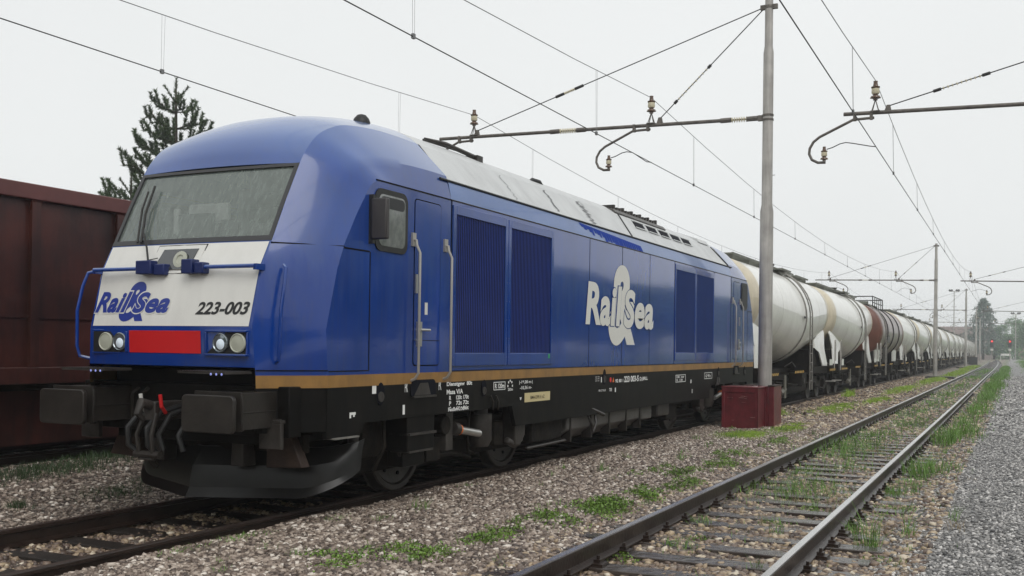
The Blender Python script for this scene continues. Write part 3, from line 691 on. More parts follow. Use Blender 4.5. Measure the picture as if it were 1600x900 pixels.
        g = MB(T); g.box(cx-.255, cx+.255, .14, .62, .895, 1.215); g.box(cx-.262, cx+.262, .13, .155, .885, 1.225); g.tube([(cx+.262, .14, 1.2), (cx+.268, .145, 1.1), (cx+.262, .14, .98), (cx+.268, .15, .89)], .012, 6)
        g.box(cx+.256, cx+.262, .16, .6, 1.04, 1.05); g.build('buffer_housing', m_buffer, bf, bevel=.03)
        # step plate with small lights
        g = MB(T); x0, x1 = (.45, 1.0) if sg > 0 else (-1.0, -.45)
        g.box(x0, x1, .10, .44, 1.375, 1.393)
        for i in range(18): g.box(x0+i*(x1-x0)/18, x0+i*(x1-x0)/18+.015, .095, .44, 1.393, 1.400)
        sp = g.build('tread_plate', m_under2, loco)
        g = MB(T)
        for i in range(3): g.lathe((x1-.04-.06*i, .094, 1.375), (0, -1, 0), [(.012, 0), (0, .006)], 8)
        g.build('step_light', m_ledblue, sp)
        g = MB(T); g.box(sg*1.12-.12, sg*1.12+.12, .55, .95, .93, .96); g.box(sg*1.12-.12, sg*1.12+.12, .55, .60, .70, .93)
        for i in range(6): g.box(sg*1.12-.11, sg*1.12+.11, .57+i*.06, .585+i*.06, .96, .972)
        g.build('shunter_step', m_under2, loco, bevel=.006)
    # hoses, hook, coupler
    g = MB(T)
    for x in (-.16, .03):
        pass
    pass
    for i, (x, hm) in enumerate(((-.12, m_white), (.12, m_red))):
        g = MB(T); g.tube([(x-.02, .56, 1.06), (x-.06, .30, 1.0), (x-.12, .2, .86), (x-.13, .22, .70), (x-.06, .28, .62)], .028, 10); hs = g.build('brake_hose', m_hose, loco)
        g = MB(T); g.tube([(x, .30, 1.0), (x+.03, .22, 1.06), (x+.03, .20, 1.17)], .018, 8); g.build('hose_cock', hm, hs)
        g = MB(T); g.tube([(x+.3, .56, 1.04), (x+.26, .34, .98), (x+.2, .26, .80), (x+.24, .28, .66)], .026, 10); g.build('brake_hose', m_hose, loco)
    g = MB(T); g.box(-.07, .07, .22, .62, .93, 1.10); g.tube([(0, .28, 1.05), (0, .12, 1.1), (0, .08, 1.0), (0, .16, .93)], [.05, .045, .035, .02], 10)
    dh = g.build('draw_hook', m_under2, loco, bevel=.01)
    g = MB(T); g.tube([(-.07, .24, .99), (-.09, .16, .8), (-.08, .2, .58), (.08, .2, .58), (.09, .16, .8), (.07, .24, .99)], .022, 8); g.cyl((-.14, .2, .62), (.16, .2, .62), .035, 10); g.tube([(0, .2, .62), (.02, .3, .5)], .03, 8); g.build('screw_coupling', m_buffer, dh)
    g = MB(T)
    for x in (-.5, -.38, .42, .5): g.tube([(x, .58, 1.2), (x, .5, 1.15), (x+.02, .48, .9)], .02, 8)
    g.box(.28, .56, .56, .62, 1.0, 1.18); g.build('pipe_fittings', m_under, loco)
    # snow plough
    g = MB(T)
    prof = [(.64, .16), (.56, .10), (.47, .03), (.36, .0), (.26, -.01), (.17, -.07)]
    for sg in (1, -1):
        rows = []
        for z, dy in prof:
            row = []
            for q in np.linspace(0, 1, 19):
                if q < .68: f = q/.68; x = f*1.0; y = .76+.47*f; lift = 0
                else: f = (q-.68)/.32; x = 1.0+.38*math.sin(f*1.45); y = 1.23+.40*f**1.2; lift = f**1.3
                dyy = dy*(1-.7*lift); k = (z-.17)/.47
                row.append((sg*x, y+dyy, z*(1-lift)+(.42+.30*k)*lift))
            rows.append(row)
        g.grid(rows)
        g.grid([[(p[0]*.985, p[1]+.03, p[2]) for p in r] for r in rows])
        g.grid([rows[0], [(p[0]*.985, p[1]+.03, p[2]) for p in rows[0]]]); g.grid([rows[-1], [(p[0]*.985, p[1]+.03, p[2]) for p in rows[-1]]])
        g.grid([[r[-1] for r in rows], [(r[-1][0]*.985, r[-1][1]+.03, r[-1][2]) for r in rows]])
    g.build('snow_plough', mat('plough_steel', (.013, .0125, .012), .3, spec=.35, var=.35, vscale=4, dirt=(.02, .018, .016), dirt_amt=.5), loco, angle=20)
    g = MB(T)
    g.box(-1.15, 1.15, 1.0, 1.1, .62, .9); g.build('plough_beam', m_under, loco, bevel=.01)
    for sg in (1, -1):
        g = MB(T); g.prism([(sg*.80, .48), (sg*1.22, .50), (sg*1.05, .84), (sg*.80, .86)], 1, .90, 1.02); g.build('plough_bracket', m_rust, loco, bevel=.01)
        g = MB(T); g.prism([(sg*.42, .48), (sg*.58, .48), (sg*.56, .80), (sg*.44, .80)], 1, .84, 1.02); g.build('plough_bracket', m_under2, loco, bevel=.01)
    g = MB(T); g.box(-.9, .9, 1.7, 7.2, .28, .60); g.box(-.75, .75, 1.3, 5.9, .6, .95); g.box(-.95, .95, 5.3, 7.0, .34, .95); g.build('traction_motor_housing', m_under, loco)

# ------ cab sides (front and rear, both flanks)
for T0 in (ID, ROT):
    for sgn in (1, -1):
        def T(p, T0=T0, sgn=sgn):
            q = (sgn*p[0], p[1], p[2]); return T0(q) if T0 else q
        def rrect(y0, y1, z0, z1, r, n=5):
            pl = []
            for (a, b, a0) in ((y1-r, z1-r, 0), (y0+r, z1-r, 90), (y0+r, z0+r, 180), (y1-r, z0+r, 270)):
                for k in range(n+1): an = R(a0+k*90/n); pl.append((a+r*math.cos(an), b+r*math.sin(an)))
            return pl
        g = MB(T); g.prism(rrect(1.71, 2.31, 2.585, 3.21, .10), 0, S-.01, S+.014); sw = g.build('side_window', m_rubber, loco)
        g = MB(T); g.prism(rrect(1.765, 2.255, 2.64, 3.155, .07), 0, S-.01, S+.018); g.build('pane', m_glass if T0 is not ROT else m_innerd, sw)
        g = MB(T); g.prism(rrect(1.80, 2.24, 3.02, 3.135, .05), 0, S-.01, S+.0195); g.build('window_blind', m_innerd, sw)
        if T0 is ROT: continue_mirror = False
        else: continue_mirror = True
        g = MB(T); g.box(S+.03, S+.21, 1.60, 1.665, 2.68, 3.08); mr_ = g.build('mirror', mat('mirror_housing', (.045, .04, .04), .45), loco, bevel=.015)
        g = MB(T); g.box(S-.01, S+.05, 1.61, 1.65, 2.64, 3.12); g.build('mirror_bracket', m_rubber, mr_)
        if not continue_mirror:
            for c_ in kids(mr_): bpy.data.objects.remove(c_)
            bpy.data.objects.remove(mr_)
        # door
        g = MB(T); g.prism(rrect(2.46, 3.02, 1.43, 3.20, .05), 0, S-.01, S+.002); g.prism(rrect(2.46, 3.02, 1.43, 3.20, .05), 0, S-.01, S+.002)
        dr = g.build('cab_door', m_groove, loco)
        g = MB(T); g.prism(rrect(2.472, 3.008, 1.442, 3.188, .042), 0, S-.01, S+.006); g.build('door_leaf', m_blue, dr)
        g = MB(T); g.box(S, S+.0075, 2.475, 3.005, 1.70, 1.707); g.build('door_seam', m_groove, dr)
        g = MB(T); g.box(S, S+.03, 2.52, 2.60, 1.64, 1.90); g.tube([(S+.05, 2.53, 1.815), (S+.055, 2.72, 1.815)], .014, 8); g.cyl((S, 2.53, 1.815), (S+.055, 2.53, 1.815), .016, 8); g.cyl((S, 2.54, 1.70), (S+.05, 2.54, 1.70), .03, 10); g.box(S, S+.025, 2.475, 2.51, 2.2, 2.4); g.build('door_handle', m_steel, dr)
        for y in (2.435, 3.115):
            g = MB(T); g.tube([(S+.01, y, 2.76), (S+.045, y, 2.75), (S+.05, y, 2.70), (S+.09, y, 2.62), (S+.09, y, 1.36), (S+.05, y, 1.30), (S, y, 1.28)], .0155, 8); g.box(S-.005, S+.022, y-.035, y+.035, 2.69, 2.83); hr = g.build('door_handrail', m_rail_steel, loco)
        # step box
        g = MB(T); g.box(S-.30, S-.012, 2.40, 2.96, .53, .90); g.box(S-.30, S-.10, 2.46, 2.90, .36, .55)
        st = g.build('step_box', m_black, loco, bevel=.01)
        g = MB(T); g.box(S-.24, S+.02, 2.40, 2.95, .70, .725); g.box(S-.24, S+.0, 2.43, 2.92, .515, .535); g.prism([(2.42, .52), (2.92, .52), (2.80, .35), (2.56, .35)], 0, S-.16, S-.12); g.build('step_tread', m_under2, st)
        g = MB(T); g.prism(rrect(2.44, 2.95, 1.09, 1.285, .06), 0, S-.02, S+.003); fr_ = g.build('foot_recess', m_groove, loco)
        g = MB(T); g.box(S-.05, S+.03, 2.46, 2.93, 1.095, 1.115); g.prism([(2.5, 1.12), (2.62, 1.25), (2.78, 1.25), (2.84, 1.12)], 0, S, S+.006); g.build('recess_step', m_under2, fr_)
# side number and warnings only where the photo shows them
def smap(y0, z0):
    return lambda s, t, off: (S+off, y0+s, z0+t)
text('1', m_white, loco, smap(2.685, 1.98), .06, .13, off=.0075, bold=.0)

# louvre doors
def louvre(y0, y1, z0, z1, mframe, mslat, nsl, T=ID, name='louvre_panel', d=.018, mar=.07):
    g = MB(T)
    g.box(S-.01, S+d, y0, y0+mar, z0, z1); g.box(S-.01, S+d, y1-mar, y1, z0, z1); g.box(S-.01, S+d, y0+mar, y1-mar, z0, z0+.15); g.box(S-.01, S+d, y0+mar, y1-mar, z1-.10, z1)
    p = g.build(name, mframe, loco, bevel=.004)
    g = MB(T); g.box(S-.01, S+.002, y0+mar, y1-mar, z0+.15, z1-.10); g.build('louvre_backing', m_groove, p)
    g = MB(T); w_ = (y1-y0-2*mar)/nsl
    for i in range(nsl):
        a = y0+mar+i*w_; g.add([(S+.003, a, z0+.15), (S+.009, a+w_*.25, z0+.15), (S+.003, a+w_*.48, z0+.15), (S+.003, a, z1-.10), (S+.009, a+w_*.25, z1-.10), (S+.003, a+w_*.48, z1-.10)], [(0, 1, 4, 3), (1, 2, 5, 4)])
    g.build('louvre_slats', mslat, p, smooth=False)
    g = MB(T)
    for i in range(8):
        for yy in (y0+.025, y1-.025): g.lathe((S+d, yy, z0+.1+i*(z1-z0-.2)/7), (1, 0, 0), [(.008, 0), (0, .004)], 6)
    g.build('bolt_heads', m_blue2, p)
    return p
for T in (ID, ROT):
    louvre(3.275, 4.672, 1.42, 3.235, m_blue, m_blue2, 29, T, d=.02); louvre(4.690, 6.085, 1.42, 3.235, m_blue, m_blue2, 29, T, d=.02)
for y0 in (11.77, 13.17):
    louvre(y0, y0+1.385, 1.43, 3.24, m_blue, m_bluedk, 46, ID, d=.012, mar=.05)
g = MB(); g.box(S, S+.022, 5.93, 5.98, 1.50, 1.56); g.build('green_tag', mat('green_tag_paint', (.02, .35, .12), .5), loco)

# logos
def logo(mp, x0, wR, wS, zb, H, xa, wa, za, ha, m_fg, m_bg, T=ID, sh=.28, offs=(.004, .006, .008)):
    text('&', m_fg, loco, lambda s, t, o: mp(xa+s, za+t, o), wa, ha, shear=sh*.7, off=offs[0], bold=.035, T=T, name='ampersand_mark')
    bx = (x0+wR-.30*wR, x0+wR+.27*wS)
    for bd, mm, of, grow in ((.065, m_bg, offs[1], .012), (.038, m_fg, offs[2], 0)):
        text('Rail', mm, loco, lambda s, t, o: mp(x0-grow+s, zb-grow+t, o), wR+2*grow, H+2*grow, shear=sh, off=of, bold=bd, T=T, name='logo_word' if mm is m_fg else 'logo_outline', spacing=1.05)
        text('Sea', mm, loco, lambda s, t, o: mp(x0+wR+.06*wR-grow+s, zb-.02*H-grow+t, o), wS+2*grow, H*.98+2*grow, shear=sh, off=of, bold=bd, T=T, name='logo_word' if mm is m_fg else 'logo_outline', spacing=1.05)
m_cream_w = mat('logo_white', (.74, .73, .68), .4)
m_logoblue = mat('logo_blue', (.012, .035, .27), .35)
logo(lambda s, z, o: (S+o, s, z), 7.30, 1.56, 1.54, 1.99, .65, 8.27, 1.25, 1.69, 1.30, m_cream_w, m_blue, sh=.14)
def fm(x, z, o): return (x, front_y(x, z)-.004-o, z)
logo(fm, -.972, .49, .47, 1.925, .205, -.625, .37, 1.84, .385, m_logoblue, m_white, sh=.38, offs=(.0025, .004, .0055))
text('223-003', mat('black_lettering', (.01, .01, .01), .4), loco, lambda s, t, o: fm(.345+s, 1.905+t, o), .60, .118, shear=.28, off=.003, bold=.03)

# ------ underframe
g = MB()
for sg in (1, -1):
    x0, x1 = (S-.06, S-.006) if sg > 0 else (-S+.006, -S+.06)
    A = [(.98, 1.245), (.98, .77), (1.52, .77), (1.60, .89), (4.88, .90), (5.0, .64)]
    B = [(LY-y, z) for y, z in reversed(A)]
    # split into convex pieces
    for q in ([(.98, .77), (1.52, .77), (1.60, .89), (1.60, 1.245), (.98, 1.245)], [(1.60, .89), (4.88, .90), (4.88, 1.245), (1.60, 1.245)], [(4.88, .90), (5.0, .64), (14.275, .64), (14.395, .90), (14.395, 1.245), (4.88, 1.245)],
              [(14.395, .90), (17.675, .89), (17.675, 1.245), (14.395, 1.245)], [(17.675, .89), (17.755, .77), (18.295, .77), (18.295, 1.245), (17.675, 1.245)]):
        g.prism(q, 0, x0, x1)
g.build('underframe_side', m_black, loco)
for T in (ID, ROT):
    g = MB(T)
    for sg in (1, -1):
        a = [(sg*1.03, .47), (sg*(S-.008), .985), (sg*(S-.06), 1.0), (sg*.98, .50)]
        g.prism(a, 2, .84, 1.243)
    g.box(-1.25, 1.25, 1.0, 1.8, .8, 1.35); g.build('underframe_nose', m_black, loco)
    g = MB(T)
    for sg in (1, -1):
        x = sg*(S+.0); g = MB(T); g.box(min(x-.1*sg, x+.03*sg), max(x-.1*sg, x+.03*sg), 1.06, 1.46, .76, .775); g.build('corner_step', m_ladder, loco)
    pass
g = MB(); g.box(-1.30, 1.30, 1.6, LY-1.6, .92, 1.22); g.box(-1.2, 1.2, 5.6, 13.7, .55, .92); g.build('underframe_deck', m_under, loco)
# wheels and bogies
def wheel(x, y, T=None):
    g = MB(); sg = 1 if x > 0 else -1
    g.lathe((x, y, .55), (sg, 0, 0), [(.10, -.10), (.12, .05), (.14, .055), (.30, .02), (.40, .035), (.455, .045), (.47, .03), (.48, .068), (.535, .068), (.55, .055), (.555, -.055), (.58, -.067), (.45, -.07), (.40, -.03), (.12, -.06)], 40)
    wh = g.build('wheel', m_under2, loco, angle=30)
    g = MB()
    for k in range(8):
        a = k*math.pi/4+.2; g.cyl((x+sg*.03, y+.36*math.cos(a), .55+.36*math.sin(a)), (x+sg*.045, y+.36*math.cos(a), .55+.36*math.sin(a)), .022, 8)
    g.build('wheel_bolt', m_groove, wh)
for yc, T in ((4.4575, ID), (LY-4.4575, ROT)):
    for dy in (-1.35, 1.35):
        for x in (-.78, .78): wheel(x, yc+dy)
        g = MB(); g.cyl((-.7, yc+dy, .55), (.7, yc+dy, .55), .09, 12); g.build('axle', m_under, loco)
    for sg in (1, -1):
        def TT(p, sg=sg, T=T): q = (sg*p[0], p[1], p[2]); return T(q) if T else q
        y = 4.4575
        g = MB(TT); g.box(.98, 1.16, y-1.0, y+1.0, .56, .78); g.box(1.0, 1.14, y-2.1, y-.9, .68, .84); g.box(1.0, 1.14, y+.9, y+1.95, .68, .84); g.box(.6, .98, y-.3, y+.3, .5, .8)
        bg_ = g.build('bogie_frame', m_under, loco, bevel=.02)
        for a in (-1.35, 1.35):
            g = MB(TT); g.box(.86, 1.14, y+a-.15, y+a+.15, .43, .68); g.cyl((.9, y+a, .55), (1.2, y+a, .55), .12, 16); g.build('axle_box', m_under, bg_, bevel=.02)
            for b in (-.27, .27):
                g = MB(TT)
                pts = [(1.06+.075*math.cos(t), y+a+b+.075*math.sin(t), .50+.25*t/(2*math.pi*5)) for t in np.linspace(0, 2*math.pi*5, 70)]
                g.tube(pts, .017, 6); g.build('coil_spring', m_under2, bg_)
        # secondary suspension columns, dampers, brackets as seen on the near flank
        g = MB(TT); g.tube([(1.22, y-.05, .42), (1.22, y-.05, .5), (1.22, y-.05, .82)], [.11, .15, .15], 16); g.tube([(1.22, y-.05, .82), (1.22, y-.05, .9)], .10, 12); g.tube([(1.22, y-.25, .86), (1.3, y-.2, 1.0), (1.36, y-.15, 1.05)], .02, 6); g.build('suspension_column', m_under2, bg_)
        g = MB(TT); g.tube([(S+.01, y-.2, 1.05), (S+.03, y-.17, .98), (S+.0, y-.12, .88)], .012, 6); g.tube([(S+.01, y-.06, 1.05), (S+.03, y-.03, .98), (S+.0, y+.02, .88)], .012, 6); g.build('lifting_loop', m_buffer, loco)
        g = MB(TT); g.prism([(y+.62, .90), (y+1.0, .90), (y+.98, .50), (y+.82, .36), (y+.68, .38)], 0, 1.18, 1.36); g.tube([(1.3, y+.55, .45), (1.3, y+.75, .38), (1.3, y+.95, .45)], .05, 8); g.build('bogie_bracket', m_under2, bg_, bevel=.02)
        g = MB(TT); g.tube([(1.32, 3.55, .70), (1.33, 3.64, .685)], .075, 14); g.box(1.20, 1.34, 3.36, 3.52, .46, .90); g.build('damper_mount', m_under2, bg_)
        g = MB(TT); g.tube([(1.33, 3.64, .685), (1.33, 3.68, .678)], .065, 14); g.build('damper_ring', m_orange, bg_)
        g = MB(TT); g.tube([(1.33, 3.68, .678), (1.33, 4.18, .60)], .045, 12); g.build('damper', m_steel, bg_)
        g = MB(TT); g.tube([(1.16, 1.78, .98), (1.16, 1.80, .60), (1.10, 1.84, .42), (1.0, 1.9, .36)], .055, 12); g.build('sand_pipe', m_under2, bg_)
        g = MB(TT); g.box(.95, 1.30, 3.0, 3.3, .36, .62); g.tube([(1.1, 2.9, .42), (1.25, 3.3, .42), (1.15, 3.9, .38), (1.2, 4.2, .3)], .03, 8); g.box(1.0, 1.25, 4.75, 5.0, .40, .7); g.cyl((1.1, 3.35, .75), (1.35, 3.35, .75), .11, 14)
        g.tube([(1.3, 4.0, .9), (1.32, 3.9, .6), (1.25, 4.05, .4), (1.2, 4.3, .34)], .02, 6); g.tube([(1.25, 2.2, .9), (1.3, 2.15, .6), (1.2, 2.1, .35)], .025, 6)
        g.box(.95, 1.2, 1.9, 2.3, .5, .9); g.build('brake_gear', m_under, bg_, bevel=.01)
# fuel tank, battery boxes, hanging pipes
g = MB()
for sg in (1, -1):
    g.box(-.25, .25, 6.9, 10.2, .28, .64) if sg > 0 else None
    g.prism([(sg*1.34, .64), (sg*1.33, .45), (sg*1.12, .30), (sg*.2, .28), (sg*.2, .64)], 1, 6.9, 10.2)
g.build('fuel_tank', m_tank_grey, loco, bevel=.02)
for (y0, y1, z0, x1, m_) in ((5.75, 6.8, .34, 1.30, m_under), (10.3, 10.9, .40, 1.30, m_tank_grey), (11.05, 11.75, .42, 1.36, m_under2), (11.9, 12.6, .30, 1.25, m_under)):
    g = MB(); g.box(.5, x1, y0, y1, z0, .66); g.build('equipment_box', m_, loco, bevel=.03); g = MB(); g.box(-x1, -.5, y0, y1, z0, .66); g.build('equipment_box', m_, loco, bevel=.03)
g = MB()
for y in (7.0, 7.8, 8.6, 9.4, 10.1): q_ = MB(); q_.box(1.20, 1.35, y, y+.04, .28, .66); q_.build('tank_strap', m_buffer, loco)
g.tube([(1.37, 7.6, .66), (1.42, 7.65, .5), (1.40, 7.75, .36), (1.42, 7.85, .5), (1.37, 7.9, .66)], .02, 8); g.tube([(1.38, 7.4, .8), (1.44, 8.1, .62)], .03, 8)
g.tube([(1.3, 5.6, .30), (1.3, 6.9, .31)], .022, 8); g.build('tank_piping', m_buffer, loco)

# ------ frame lettering, signs
m_let = mat('white_lettering', (.85, .85, .83), .5)
def st(body, y, z, W, H, m=None, **k): return text(body, m or m_let, loco, smap(y, z), W, H, off=-.001, **k)
st('Dienstgew  80t', 3.20, 1.185, .60, .06, bold=.03); st('Masa V/A', 3.20, 1.105, .38, .055, bold=.03)
for i, (a, b) in enumerate((('R', '120t 170t'), ('P', '72t 72t'), ('G', '60t 86t'))):
    st(a, 3.26, 1.04-i*.062, .045, .048, bold=.03); st(b, 3.42, 1.04-i*.062, .30, .048, bold=.03)
st('FesBr  20t', 3.24, .925-.012, .36, .045, bold=.03)
def fr(y0, y1, z0, z1, t=.008, m=m_let):
    g = MB(); x0, x1 = S-.008, S-.003
    for a in ((y0, y1, z0, z0+t), (y0, y1, z1-t, z1), (y0, y0+t, z0, z1), (y1-t, y1, z0, z1)): g.box(x0, x1, *a)
    return g.build('sign_frame', m, loco)
fr(4.36, 4.68, 1.115, 1.215); st('R 120m', 4.39, 1.135, .26, .06, bold=.03)
g = MB()
for k in range(5):
    a = math.pi*k/4; g.box(S-.008, S-.003, 4.82+.065*math.cos(a)-.012, 4.82+.065*math.cos(a)+.012, 1.155+.065*math.sin(a)-.012, 1.155+.065*math.sin(a)+.014)
g.build('curve_symbol', m_let, loco); st('250m', 4.75, 1.095, .14, .035, bold=.02)
st('\u21a619,28 m\u21a4'.replace('\u21a6', '|-').replace('\u21a4', '-|'), 5.08, 1.165, .40, .05, bold=.02); st('-10,36 m-', 5.10, 1.095, .36, .05, bold=.02)
g = MB(); g.add([(S-.003, 5.10, 1.0), (S-.003, 5.16, 1.0), (S-.003, 5.13, .96)], [(0, 1, 2)]); g.build('triangle_mark', m_let, loco)
g = MB(); g.box(S-.008, S-.002, 5.25, 6.06, .93, 1.05); yp = g.build('cream_plate', m_cream, loco); text('BM4-DPR E nZ', mat('plate_text', (.1, .08, .04), .5), loco, smap(5.42, .965), .45, .045, off=.001, bold=.01)
st('92 80 1', 8.63, 1.10, .36, .055, bold=.025); st('223 003-5', 9.04, 1.095, .72, .10, bold=.03); st('D-BRLL', 9.82, 1.11, .42, .055, bold=.025)
g = MB(); g.box(S-.008, S-.003, 9.82, 10.0, 1.098, 1.103); g.build('underline', m_let, loco)
g = MB(); g.lathe((S-.008, 8.42, 1.15), (1, 0, 0), [(.04, 0), (.04, .005), (0, .005)], 16); g.build('red_disc', m_red, loco)
g = MB(); g.add([(S-.003, 8.50, 1.11), (S-.003, 8.58, 1.11), (S-.003, 8.54, 1.19)], [(0, 1, 2)]); g.build('warning_triangle', m_orange, loco)
fr(11.9, 12.55, 1.02, 1.16, .01); st('DB  mtr\nR  120', 11.95, 1.04, .5, .10, bold=.02)
fr(13.9, 14.5, 1.04, 1.17, .01); st('G 98 t', 13.98, 1.07, .4, .06, bold=.02)
for y, z in ((7.75, 1.14), (7.75, 1.17), (7.75, 1.20)): st('UIC 94-1', y, z, .18, .015, bold=.01)
st('REV ZT 05.05', 7.9, .98, .3, .03, bold=.01); st('TSE', 8.35, .97, .12, .05, bold=.02)
for (y0, y1, z0, z1) in ((1.72, 1.79, 1.165, 1.245), (2.29, 2.33, .93, 1.03), (1.34, 1.44, .975, 1.0), (8.0, 8.03, 1.12, 1.2), (12.9, 12.95, .98, 1.05), (13.0, 13.03, .78, .86), (8.62, 8.66, .95, 1.02)):
    g = MB(); g.box(S-.008, S-.0035, y0, y1, z0, z1); g.build('white_marking', m_let, loco)
g = MB(); g.box(S-.008, S-.0034, 1.34, 1.365, .945, 1.0); g.box(S-.008, S-.0034, 1.40, 1.425, .955, 1.0); g.build('white_marking', m_let, loco)
st('PK', 2.32, 1.16, .06, .10, bold=.01); st('PK', 3.02, 1.16, .06, .10, bold=.01)
for y, z, r in ((1.865, 1.16, .085), (4.10, 1.15, .075), (8.13, 1.20, .09), (15.0, 1.17, .08), (17.4, 1.16, .085)):
    g = MB(); g.prism([(y+r*.8*math.cos(a), z+r*1.35*math.sin(a)) for a in np.linspace(0, 2*math.pi, 20)[:-1]], 0, S-.02, S+.002); hp = g.build('jacking_hole', m_groove, loco)
    g = MB(); g.lathe((S+.0, y, z-.03), (1, 0, 0), [(r*.62, 0), (r*.6, .012), (r*.3, .012), (0, .008)], 16); g.build('socket_cap', m_under2, hp)
# brown stains
# ------------------------------------------------------------------ tank wagons
WL = 13.0
m_stripe = mat('hazard_black', (.012, .012, .012), .5)
def wagon_base(t, T, hazard=True):
    """running gear, buffers and frame ends in local coordinates y 0..13"""
    g = MB(T)
    for sg in (1, -1): g.box(sg*1.05-.08, sg*1.05+.08, .62, 3.7, .88, 1.12); g.box(sg*1.05-.08, sg*1.05+.08, 9.3, WL-.62, .88, 1.12)
    g.box(-1.3, 1.3, .62, .78, .86, 1.18); g.box(-1.3, 1.3, WL-.78, WL-.62, .86, 1.18)
    g.box(-.22, .22, .7, WL-.7, .80, 1.05); g.box(-.85, .85, 3.3, WL-3.3, .32, .90); g.box(-.7, .7, .9, 3.4, .40, .95); g.box(-.7, .7, WL-3.4, WL-.9, .40, .95); g.box(-.95, .95, .8, 2.9, .9, 1.7); g.box(-.95, .95, WL-2.9, WL-.8, .9, 1.7); g.box(-1.1, 1.1, 2.0, 2.4, .85, 1.1); g.box(-1.1, 1.1, WL-2.4, WL-2.0, .85, 1.1)
    g.build('wagon_frame', m_under, t)
    for yb in (2.2, WL-2.2):
        g = MB(T)
        for sg in (1, -1):
            g.box(sg*1.0-.05, sg*1.0+.05, yb-1.3, yb+1.3, .62, .78); g.prism([(yb-.4, .78), (yb+.4, .78), (yb+.3, .42), (yb-.3, .42)], 0, sg*1.0-.05, sg*1.0+.05)
            for a in (-.9, .9): g.box(sg*1.02-.1, sg*1.02+.1, yb+a-.16, yb+a+.16, .34, .66); g.box(sg*1.0-.05, sg*1.0+.06, yb+a-.3, yb+a+.3, .66, .70)
        g.box(-1.0, 1.0, yb-.2, yb+.2, .5, .82); g.tube([(1.1, yb-1.2, .5), (1.2, yb, .34), (1.1, yb+1.1, .5)], .03, 6)
        bo = g.build('bogie', m_under, t)
        for a in (-.9, .9):
            g = MB(T)
            for sg in (1, -1):
                g.lathe((sg*.78, yb+a, .46), (sg, 0, 0), [(.1, -.06), (.1, .05), (.3, .015), (.38, .045), (.40, .065), (.455, .065), (.465, -.05), (.49, -.065), (.1, -.065)], 24)
            g.cyl((-.72, yb+a, .46), (.72, yb+a, .46), .08, 10); g.build('wheelset', m_under2, bo)
    for yy, d in ((0, 1), (WL, -1)):
        for sg in (1, -1):
            g = MB(T); g.lathe((sg*.875, yy+(.02*d), 1.05), (0, d, 0), [(.0, -.02), (.2, 0), (.225, .03), (.2, .05), (.09, .07), (.09, .35), (.14, .36), (.14, .62), (.0, .62)], 20); g.build('buffer', m_under2, t)
        g = MB(T); g.tube([(-.1, yy+.6*d, 1.0), (0, yy+.25*d, .9), (.1, yy+.02*d, 1.0)], .04, 6); g.build('coupling', m_under2, t)
    g = MB(T); g.tube([(1.15, 3.0, .75), (1.15, 6.0, .6), (1.15, 9.5, .62)], .03, 6); g.box(.7, 1.2, 3.9, 4.5, .45, .8); g.box(-1.2, -.7, 4, 4.4, .5, .9); g.cyl((.4, 8.2, .65), (.4, 9.2, .65), .2, 14); g.box(.9, 1.3, 6.3, 7.0, .55, .95); g.build('brake_rigging', m_under, t)
    # end handrail hoops
    for yy in (.72, WL-.72):
        for sg in (1, -1):
            g = MB(T); x = sg*1.38
            g.tube([(x, yy-.12, .95), (x, yy-.12, 1.9), (x, yy-.05, 2.05), (x, yy+.05, 2.05), (x, yy+.16, 1.9), (x, yy+.16, 1.3)], .018, 6); g.box(min(x, x-.3*sg), max(x, x-.3*sg), yy-.2, yy+.2, .55, .58); g.build('end_handrail', m_rail_steel, t)
    if hazard:
        for y0, y1, z in ((.78, 2.2, .96), (WL-2.0, WL-.8, .96), (4.6, 6.0, .98)):
            g = MB(T); n = int((y1-y0)/.12)
            for i in range(n):
                a = y0+i*(y1-y0)/n; b = a+(y1-y0)/n
                for sg in (1, -1): g.add([(sg*1.40, a, z), (sg*1.40, b, z), (sg*1.40, b+.05, z+.07), (sg*1.40, a+.05, z+.07)], [(0, 1, 2, 3)], i % 2)
            g.build('hazard_bar', [m_yellow, m_stripe], t)
